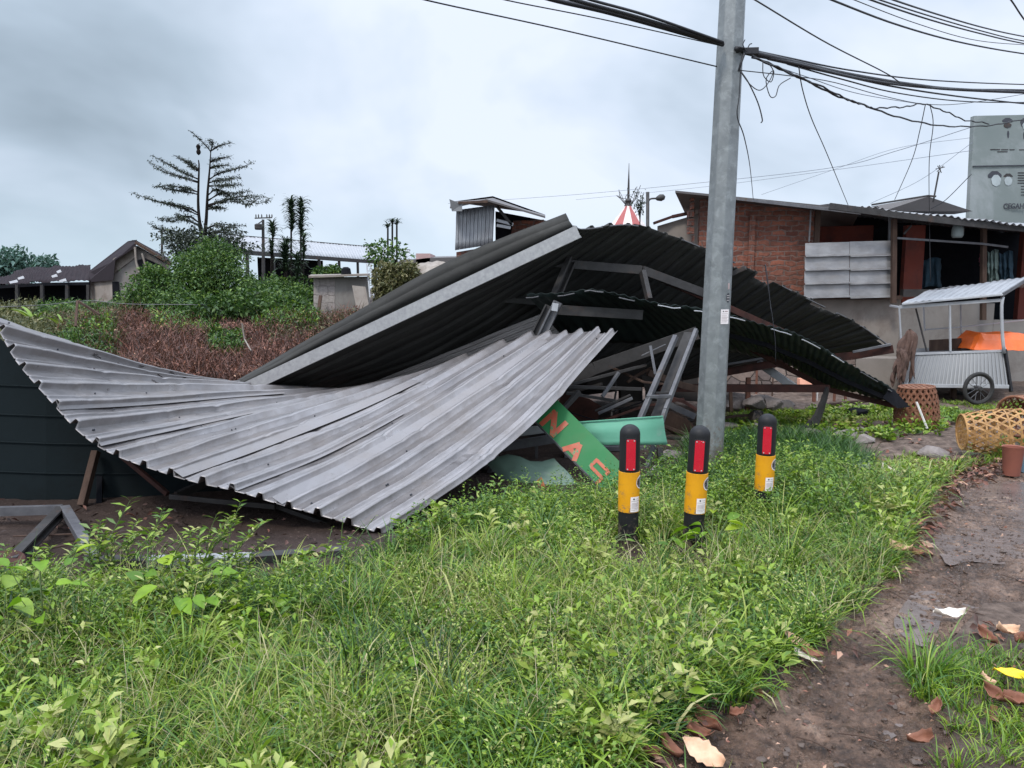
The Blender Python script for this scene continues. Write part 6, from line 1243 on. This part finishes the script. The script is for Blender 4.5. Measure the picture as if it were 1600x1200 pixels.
V, F, c = leafset(LP, RNG.normal(size=(len(LP), 3))+np.array([0,0,.2]), .08*(.5+.9*RNG.random(len(LP))), .04, .2, .3); np_mesh('crown', V, F, M['treem'], tT, tint=np.repeat(RNG.random(len(LP)), c))
crown('lower_crown', [(C5(720,870),(1.1,.9,.40),2),(C5(560,850),(.9,.8,.18),.8),(C5(600,920),(.9,.8,.3),1.2),(C5(860,930),(.9,.8,.25),1.2),(C5(640,980),(1.2,.8,.4),1),(C5(780,1000),(1.2,.8,.4),1)], 4200, .13, M['treem'], tT)
MB().lathe([(0,0),(.06,.05),(.08,.12),(.05,.2),(.08,.3),(.04,.36),(0,.38)], C5(652,214,26.9), 7).build('hanging_nest', M['bark'], label='dark hanging clump near the top of the tiered tree', cat='nest')
# spiky column plants
def spiky(px, y0, y1, Y, r, label, n=120, ln=.38, lo=None):
    base = onb(px, Y); top = P(px, y0, Y); bot = P(px, y1, Y); t = thing('spiky_plant', label, 'plant', base)
    MB().tube([base, bot, top], .035, 6, r2=.02).build('stem', M['bark'], t)
    h = RNG.random(n); pos = np.stack([np.full(n, top.x), np.full(n, Y), bot.z+(top.z-bot.z)*h], 1); V, F, c = bladeset(pos, RNG.random(n)*6.28, ln*(.6+.6*RNG.random(n)), np.full(n, .045), 1.2+1.1*RNG.random(n), 4, lean=.2+.7*RNG.random(n)); np_mesh('leaves', V, F, M['spiky'], t, tint=np.repeat(RNG.random(n), c))
spiky(455, 312, 362, 23, .3, 'left one of two tall spiky columns in front of the long pale roof', 260, .36)
spiky(470, 315, 370, 23, .3, 'right one of two tall spiky columns in front of the long pale roof', 260, .36)
spiky(474, 368, 405, 22.6, .3, 'spiky head below the right tall spiky column', 130, .30)
spiky(426, 352, 372, 23, .3, 'round spiky head beside the crossarm pole', 120, .36)
spiky(424, 378, 400, 22.7, .3, 'small spiky head under the round spiky head', 90, .3)
spiky(445, 385, 425, 22.4, .4, 'broad bushy spiky plant at the foot of the two columns', 260, .42)
spiky(464, 400, 440, 22, .4, 'low spiky plant right of the broad bushy one', 180, .38)
spiky(448, 378, 382, 22.9, .3, 'thin spiky tuft between the crossarm pole and the columns', 50, .3)
for px, y0, lab in ((606,352,'left stalk of three thin palm like stalks'),(613,346,'tallest middle stalk of three thin palm like stalks'),(620,348,'right stalk of three thin palm like stalks')): spiky(px, y0, y0+5, 24, .2, lab, 26, .28)
crown_t = bush('sparse pale shrub around the three thin stalks', [(P(600,393,23),(.55,.4,.30),2),(P(620,402,23),(.5,.4,.25),1),(P(588,405,23),(.3,.3,.2),1)], 420, .15, mt='bushm')
# long pale roofed hall
tL = thing('long_hall', 'long low hall with a pale metal roof far behind the spiky plants', 'hall', PZ(500,44,1))
ya, yb = 39.0, 56.0
e1, e2 = P(366,391,ya), P(646,412,yb); q1, q2 = P(352,367,ya+4), P(640,391,yb+4)
flat_sheet(q1, e1, e2, q2, 60, .03, 'roof', M['longroof'], tL, nu=4, prof=SINE)
bars('eave', [e1+Vector((0,-.1,-.08)), e2+Vector((0,-.1,-.08))], .1, .22, M['steel'], tL)
bars('ridge', [q1, q2], .12, .1, M['steel'], tL)
b = MB(); a, c = e1+Vector((-.5,5,0)), e2+Vector((0,5,0)); 
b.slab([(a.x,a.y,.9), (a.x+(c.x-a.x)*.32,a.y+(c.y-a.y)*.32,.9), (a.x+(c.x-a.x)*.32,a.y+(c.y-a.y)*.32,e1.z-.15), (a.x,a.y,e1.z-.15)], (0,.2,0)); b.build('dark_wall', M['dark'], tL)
for i in range(9):
    f = .05+i/9; p = e1.lerp(e2, f); bars('post', [Vector((p.x,p.y,.9)), p-Vector((0,0,.15))], .14, .14, M['steel'], tL)
# far poles
t = thing('power_pole', 'far concrete power pole with crossarm beside the spiky plants', 'utility pole', onb(412,34)); MB().tube([onb(412,34), P(411,343,34)], .09, 8, r2=.06).build('shaft', M['steel'], t)
bars('crossarm', [P(398,341,34), P(425,340,34)], .05, .05, M['steel'], t); bars('brace', [P(400,352,34), P(410,345,34)], .04, .04, M['steel'], t)
MB().lathe([(.14,0),(.17,.05),(.17,.22),(.1,.26)], P(404,359,33.8), 8).build('lamp_box', M['steel'], t)
for px in (400,404,409,417,421,425): MB().lathe([(.02,0),(.03,.07),(.02,.12),(.01,.15)], P(px,340,34), 6).build('insulator', M['steel'], t)
t = thing('power_pole', 'thin far pole with a short crossarm left of the tiered tree', 'utility pole', onb(253,38)); MB().tube([onb(253,38), P(253,362,38)], .07, 8, r2=.05).build('shaft', M['steel'], t); bars('crossarm', [P(247,362,38), P(258,362,38)], .06, .06, M['steel'], t)
# ruined house
YH = 30
tR = thing('ruined_house', 'ruined gabled house with grey peeling walls behind the brush', 'house', PZ(200, YH, 1))
def PH(px, py, dy=0): return P(px, py, YH+dy)
MB().slab([PH(176,480), PH(176,405), PH(212,384), PH(262,414), PH(262,480)], (0,.2,0)).build('gable_wall', M['plaster'], tR)
MB().slab([PH(177,428,-.05), PH(177,404,-.05), PH(210,386,-.05), PH(214,400,-.05)], (0,.03,0)).build('peeled_render', M['plasterl'], tR)
MB().slab([PH(214,407,-.06), PH(226,403,-.06), PH(258,418,-.06), PH(222,436,-.06)], (0,.03,0)).build('gable_opening', M['dark'], tR)
MB().slab([PH(175,440,-.07), PH(185,440,-.07), PH(187,470,-.07), PH(176,470,-.07)], (0,.03,0)).build('doorway', M['dark'], tR)
MB().slab([PH(140,480,1.5), PH(176,480,.1), PH(176,436,.1), PH(140,440,1.5)], (0,.15,0)).build('side_wall', M['plasterl'], tR)
MB().slab([PH(214,377,-.35), PH(212,386,-.35), PH(180,407,-.3), PH(177,438,-.2), PH(139,441,1.2), PH(139,426,1.8), PH(200,379,1.9)], (0,.0,.06)).build('roof_slope', M['redroof'], tR)
MB().slab([PH(212,377,-.3), PH(268,412,-.3), PH(262,404,1.9), PH(206,377,1.9)], (0,0,.05)).build('roof_slope', M['redroof'], tR)
bars('barge_board', [PH(212,379,-.5), PH(268,413,-.5)], .1, .1, M['wood'], tR)
bars('broken_batten', [PH(211,386,-.4), PH(213,410,-.4), PH(220,432,-.4)], .07, .07, M['plasterl'], tR); bars('broken_batten', [PH(222,396,-.4), PH(229,420,-.4)], .06, .06, M['plasterl'], tR)
tE = thing('rusty_shed', 'low shed with a sagging rusty roof full of holes at the left edge', 'shed', PZ(70, 31, 1))
def PE(px, py, dy=0): return P(px, py, 31+dy)
Sheet([[PE(-60,428,2), PE(-60,452)],[PE(0,433,2), PE(-6,447)],[PE(44,419,2), PE(35,444)],[PE(95,417,2), PE(70,441)],[PE(142,413,2), PE(140,440)]]).mesh('roof', 40, .03, M['redroof'], tE, prof=SINE, nu=8, dent=.03)
for (x0, y0, s) in ((14,440,12),(27,434,9),(88,424,6),(80,431,8),(92,438,10)): MB().slab([PE(x0,y0,-.35), PE(x0+s,y0-3,-.35), PE(x0+s+2,y0+1,-.4), PE(x0+2,y0+3,-.4)], (0,.02,.0)).build('sky_patch', M['white'], tE)  # white slabs paint the sky light showing through the roof holes
for px in (-30,27,66,105,138): bars('post', [onb(px,31), PE(px,445)], .11, .11, M['steel'], tE)
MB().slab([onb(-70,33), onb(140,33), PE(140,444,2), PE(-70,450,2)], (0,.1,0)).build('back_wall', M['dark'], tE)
bars('eave_beam', [PE(-60,452), PE(72,444), PE(140,443)], .1, .12, M['dark'], tE)
cable('slack_wire', [(-40,481,17),(60,477,17),(140,470,17),(200,475,17),(320,476,17)], .008, 'pale slack wire strung across the scrub', 'steell')
bars('leaning_stick', [P(118,510,13.5), P(121,470,13.8), P(156,492,13.8)], .04, .04, M['wood'], label='bent stick poking up from the scrub at left', cat='stick')
bars('dead_branch', [P(378,505,13.6), P(382,530,13.6), P(392,548,13.4)], .02, .02, M['plasterl'], label='pale bent twig in the brown brush', cat='branch')
# block hut
YB = 19; tK = thing('block_hut', 'small hut of pale concrete blocks with a flat roof beyond the brush', 'hut', onb(530, YB))
z0 = .8
MB().slab([PZ(490,YB,z0), PZ(523,YB,z0), P(523,433,YB), P(490,434,YB)], (0,.15,0)).build('block_wall', M['blocks'], tK)
MB().slab([PZ(523.3,YB+.02,z0), PZ(576,YB+.02,z0), P(576,432,YB), P(523.3,433,YB)], (0,.15,0)).build('plaster_wall', M['plaster'], tK)
MB().slab([P(482,434,YB-.25), P(575,431,YB-.25), P(578,430,YB+1.6), P(486,432,YB+1.6)], (0,0,.05)).build('flat_roof', M['plasterl'], tK)
MB().slab([P(550,446,YB-.25), P(571,448,YB-.25), P(577,482,YB-.4), P(557,482,YB-.4)], (0,.04,0)).build('leaning_board', M['plasterl'], label='plain board leaning on the block hut wall', cat='board')
bars('leaning_plank', [P(501,462,YB-.2), P(497,492,YB-.5)], .08, .04, M['wood'], label='dark plank leaning on the pale block wall', cat='plank')
MB().lathe([(.10,0),(.13,.05),(.11,.18),(.05,.22),(0,.22)], P(541,431,YB+.5), 12).build('dark_barrel', M['dark'], label='dark covered drum on the flat hut roof', cat='drum')
t = thing('ladder', 'pale ladder leaning at the right end of the block hut', 'ladder', onb(578,YB-.3)); bars('rail', [P(573,412,YB), P(578,465,YB-.3)], .03, .03, M['white'], t); bars('rail', [P(579,412,YB), P(584,465,YB-.3)], .03, .03, M['white'], t)
for k in range(7): f = (k+.5)/7; bars('rung', [P(573,412,YB).lerp(P(578,465,YB-.3), f), P(579,412,YB).lerp(P(584,465,YB-.3), f)], .02, .02, M['white'], t)
t = thing('low_house', 'low pinkish house with grey roof edge behind the grey tarpaulin', 'house', PZ(660,22,1)); b = MB(); pxbox(b, 650, 672, 396, 440, 22, 1.5).build('pink_wall', mat('pink render', (.45,.30,.29), (.38,.25,.24)), t)
MB().slab([P(620,409,22), P(668,403,22), P(712,402,22), P(712,409,22), P(640,414,22)], (0,1.5,.1)).build('roof', M['darkroof'], t); b = MB(); pxbox(b, 622, 715, 410, 450, 22.3, 1.0).build('wall', M['plaster'], t)
rows = [[P(651,414,18),P(650,440,17.6),P(648,470,17.4)],[P(668,407,18),P(668,430,17.5),P(668,460,17.3)],[P(690,410,18),P(690,432,17.6),P(690,460,17.4)],[P(700,416,18),P(702,436,17.8),P(704,460,17.5)]]
Sheet(rows).mesh('grey_tarpaulin', 4, .02, M['plasterl'], None, nu=12, dent=.03, prof=SINE, label='crumpled grey tarpaulin just above the dark roof edge', cat='tarpaulin')
# tower shed behind the dark roof
YT = 13.5; tW = thing('tin_shed', 'tall tin shed with white corrugated side rising behind the dark roof', 'shed', PZ(760,YT,0))
flat_sheet(PZ(711,YT,zt(391,YT)), P(713,328,YT), P(773,320,YT-.05), P(770,382,YT-.05), 10, .02, 'corrugated_wall', M['greyroof'], tW, nu=6)
MB().slab([PZ(713,YT+.05,0), PZ(772,YT+.05,0), P(772,384,YT+.05), P(713,394,YT+.05)], (0,.15,0)).build('lower_wall', M['brick'], tW)
MB().slab([P(703,326,YT-.3), P(760,314,YT-.3), P(852,341,YT-.3), P(852,338,YT+1.2), P(770,309,YT+1.2), P(704,318,YT+1.2)], (0,0,.03)).build('roof', M['darkroof'], tW)
MB().slab([P(702,311,YT-.35), P(722,319,YT-.35), P(722,330,YT-.35), P(706,330,YT-.3)], (.0,.02,0)).build('loose_sheet', M['zincw'], tW)
bars('ridge_pole', [P(716,317,YT-.35), P(762,315,YT-.35)], .04, .04, M['wood'], tW)
MB().slab([PZ(774,YT+1.0,0), PZ(860,YT+1.0,0), P(860,346,YT+1.0), P(774,330,YT+1.0)], (0,.1,0)).build('inner_wall', M['dark'], tW)
MB().slab([P(802,345,YT+.85), P(850,343,YT+.85), P(850,380,YT+.85), P(796,380,YT+.85)], (0,.05,0)).build('brick_patch', M['brick'], tW)
bars('brace', [P(776,322,YT), P(800,352,YT)], .03, .05, M['steel'], tW); bars('eave_strip', [P(776,344,YT), P(802,351,YT)], .03, .05, M['white'], tW); bars('eave_strip', [P(776,352,YT), P(798,356,YT)], .03, .05, M['white'], tW)
# dome
YD = 30; tM = thing('dome', 'small red and white striped dome with a spire finial', 'dome', PZ(981,YD,0))
c0 = PZ(981, YD, P(981,356,YD).z); n = 12; hh = P(981,320,YD).z-c0.z
for k in range(n):
    b = MB(); a0, a1 = 2*math.pi*k/n+.1, 2*math.pi*(k+1)/n+.1; pr = [(.72,0),(.66,.12*hh/.9),(.42,.5*hh),(.20,.82*hh),(.12,hh)]
    for i in range(4): (r0_, h0), (r1_, h1) = pr[i], pr[i+1]; b.quad(c0+Vector((r0_*math.cos(a0), r0_*math.sin(a0), h0)), c0+Vector((r0_*math.cos(a1), r0_*math.sin(a1), h0)), c0+Vector((r1_*math.cos(a1), r1_*math.sin(a1), h1)), c0+Vector((r1_*math.cos(a0), r1_*math.sin(a0), h1)))
    b.build('dome_panel', M['domered'] if k % 2 else M['domewhite'], tM)
MB().lathe([(.70,-3.5),(.70,0),(.74,.0),(.1,.02)], c0, 16).build('drum', M['domewhite'], tM)
MB().lathe([(.16,0),(.10,.12),(.14,.2),(.05,.3),(.035,.9),(.015,1.35),(.008,1.6)], c0+Vector((0,0,hh-.05)), 8).build('finial', M['steel'], tM)
b = MB()
for k in range(14):
    a = k*.7; b.tube([c0+Vector((.1*math.cos(a), .1*math.sin(a), hh)), c0+Vector((.32*math.cos(a), .3*math.sin(a), hh+.25)), c0+Vector((.42*math.cos(a*1.1), .4*math.sin(a), hh+.5+.2*math.sin(k)))], .012, 4)
b.build('ornament', M['steel'], tM)
t = thing('twiggy_plant', 'thin twiggy sapling tips between the dome and the street lamp', 'plant', PZ(1000,26,0)); b = MB(); lp = []
for k in range(7):
    x1_ = 1000+random.uniform(-10,10); c = curve([PZ(1000,26,0), P(1000,350,26), P(x1_,random.uniform(300,318),26)], 12); b.tube(c, .02, 4, r2=.006)
    for j in range(7, 12): lp += [list(c[j]+Vector((random.uniform(-.1,.1), random.uniform(-.1,.1), random.uniform(-.1,.1)))) for _ in range(4)]
b.build('stem', M['bark'], t); lp = np.array(lp); V, F, c = leafset(lp, RNG.normal(size=(len(lp), 3)), .09, .05); np_mesh('leaves', V, F, M['treem'], t, tint=np.repeat(RNG.random(len(lp)), c))
t = thing('street_lamp', 'curved arm street lamp beyond the dark roof peak', 'street lamp', PZ(1012,20,0)); MB().tube([PZ(1012,20,0), P(1012,300,20)], .045, 8).build('pole', M['steel'], t, smooth=True)
MB().tube(curve([P(1012,317,20), P(1016,311,20), P(1025,310,20)], 8), .025, 6).build('arm', M['steel'], t, smooth=True)
b = MB(); c_ = P(1032,309,20); b.lathe([(0,-.14),(.05,-.10),(.09,0),(.07,.09),(0,.13)], c_, 10, (1,0,.25)).build('lamp_head', M['steel'], t, smooth=True)
# ================================================================ LIGHT
SUN_EL, SUN_AZ = R(52), math.atan2(-.75, -.45)   # direction towards the sun, x,y
w = bpy.data.worlds.new('World'); SC.world = w; w.use_nodes = True; nt = w.node_tree; nt.nodes.clear()
out = nt.nodes.new('ShaderNodeOutputWorld')
sky = N(nt, 'ShaderNodeTexSky', sky_type='NISHITA', sun_disc=False, sun_elevation=SUN_EL, sun_rotation=math.atan2(-.75, -.45))
b1 = nt.nodes.new('ShaderNodeBackground'); b1.inputs[1].default_value = .06; L(nt, sky.outputs[0], b1.inputs[0])
tc = nt.nodes.new('ShaderNodeTexCoord'); v = tc.outputs['Generated']; sx = nt.nodes.new('ShaderNodeSeparateXYZ'); L(nt, v, sx.inputs[0])
mp = N(nt, 'ShaderNodeMapping', inp={'Scale': (1,1,1.6), 'Location': (.35,.1,.2)}); L(nt, v, mp.inputs[0])
n1 = noise(nt, mp.outputs[0], 2.1, 5, .52, .3)
# darker cloud bank towards the upper left
dt = N(nt, 'ShaderNodeVectorMath', operation='DOT_PRODUCT', inp={1: Vector((-.62,.70,.36)).normalized()}); L(nt, v, dt.inputs[0])
mr = N(nt, 'ShaderNodeMapRange', interpolation_type='SMOOTHSTEP', inp={'From Min': .84, 'From Max': 1.0, 'To Min': 0, 'To Max': .38}); L(nt, dt.outputs['Value'], mr.inputs[0])
sb = N(nt, 'ShaderNodeMath', operation='SUBTRACT'); L(nt, n1, sb.inputs[0]); L(nt, mr.outputs[0], sb.inputs[1])
cl = ramp(nt, sb.outputs[0], [(.08, (.23,.29,.35)), (.27, (.39,.475,.57)), (.40, (.56,.645,.765)), (.51, (.68,.745,.86))])
# thin blue-cyan gap low at the left, brighter zenith as under real overcast
lo = N(nt, 'ShaderNodeMapRange', interpolation_type='SMOOTHSTEP', inp={'From Min': .00, 'From Max': .14, 'To Min': .55, 'To Max': 0}); L(nt, sx.outputs[2], lo.inputs[0])
cl = mixc(nt, lo.outputs[0], cl, (.54,.68,.78))
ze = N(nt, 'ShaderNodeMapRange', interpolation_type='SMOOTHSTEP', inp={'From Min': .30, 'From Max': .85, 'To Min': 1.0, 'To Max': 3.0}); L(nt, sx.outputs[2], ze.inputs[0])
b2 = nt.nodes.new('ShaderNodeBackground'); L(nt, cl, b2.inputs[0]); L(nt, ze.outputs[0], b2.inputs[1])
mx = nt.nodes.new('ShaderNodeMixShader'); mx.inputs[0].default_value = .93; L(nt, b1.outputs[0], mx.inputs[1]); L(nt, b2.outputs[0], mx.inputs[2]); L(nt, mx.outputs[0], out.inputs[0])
sl = bpy.data.lights.new('sun', 'SUN'); sl.energy = 1.5; sl.angle = R(10); sl.color = (1,.94,.85)
so = bpy.data.objects.new('sun', sl); COL.objects.link(so)
d = Vector((math.cos(SUN_AZ)*math.cos(SUN_EL), math.sin(SUN_AZ)*math.cos(SUN_EL), math.sin(SUN_EL))); so.rotation_euler = d.to_track_quat('Z', 'Y').to_euler(); so.location = (0,0,20)
vs = SC.view_settings; SC.display_settings.display_device = 'sRGB'; vs.view_transform = 'Standard'; vs.look = 'None'; vs.exposure = .40; vs.gamma = 1; vs.use_curve_mapping = False
SC.cycles.max_bounces = 6; SC.cycles.diffuse_bounces = 3; SC.cycles.transparent_max_bounces = 4
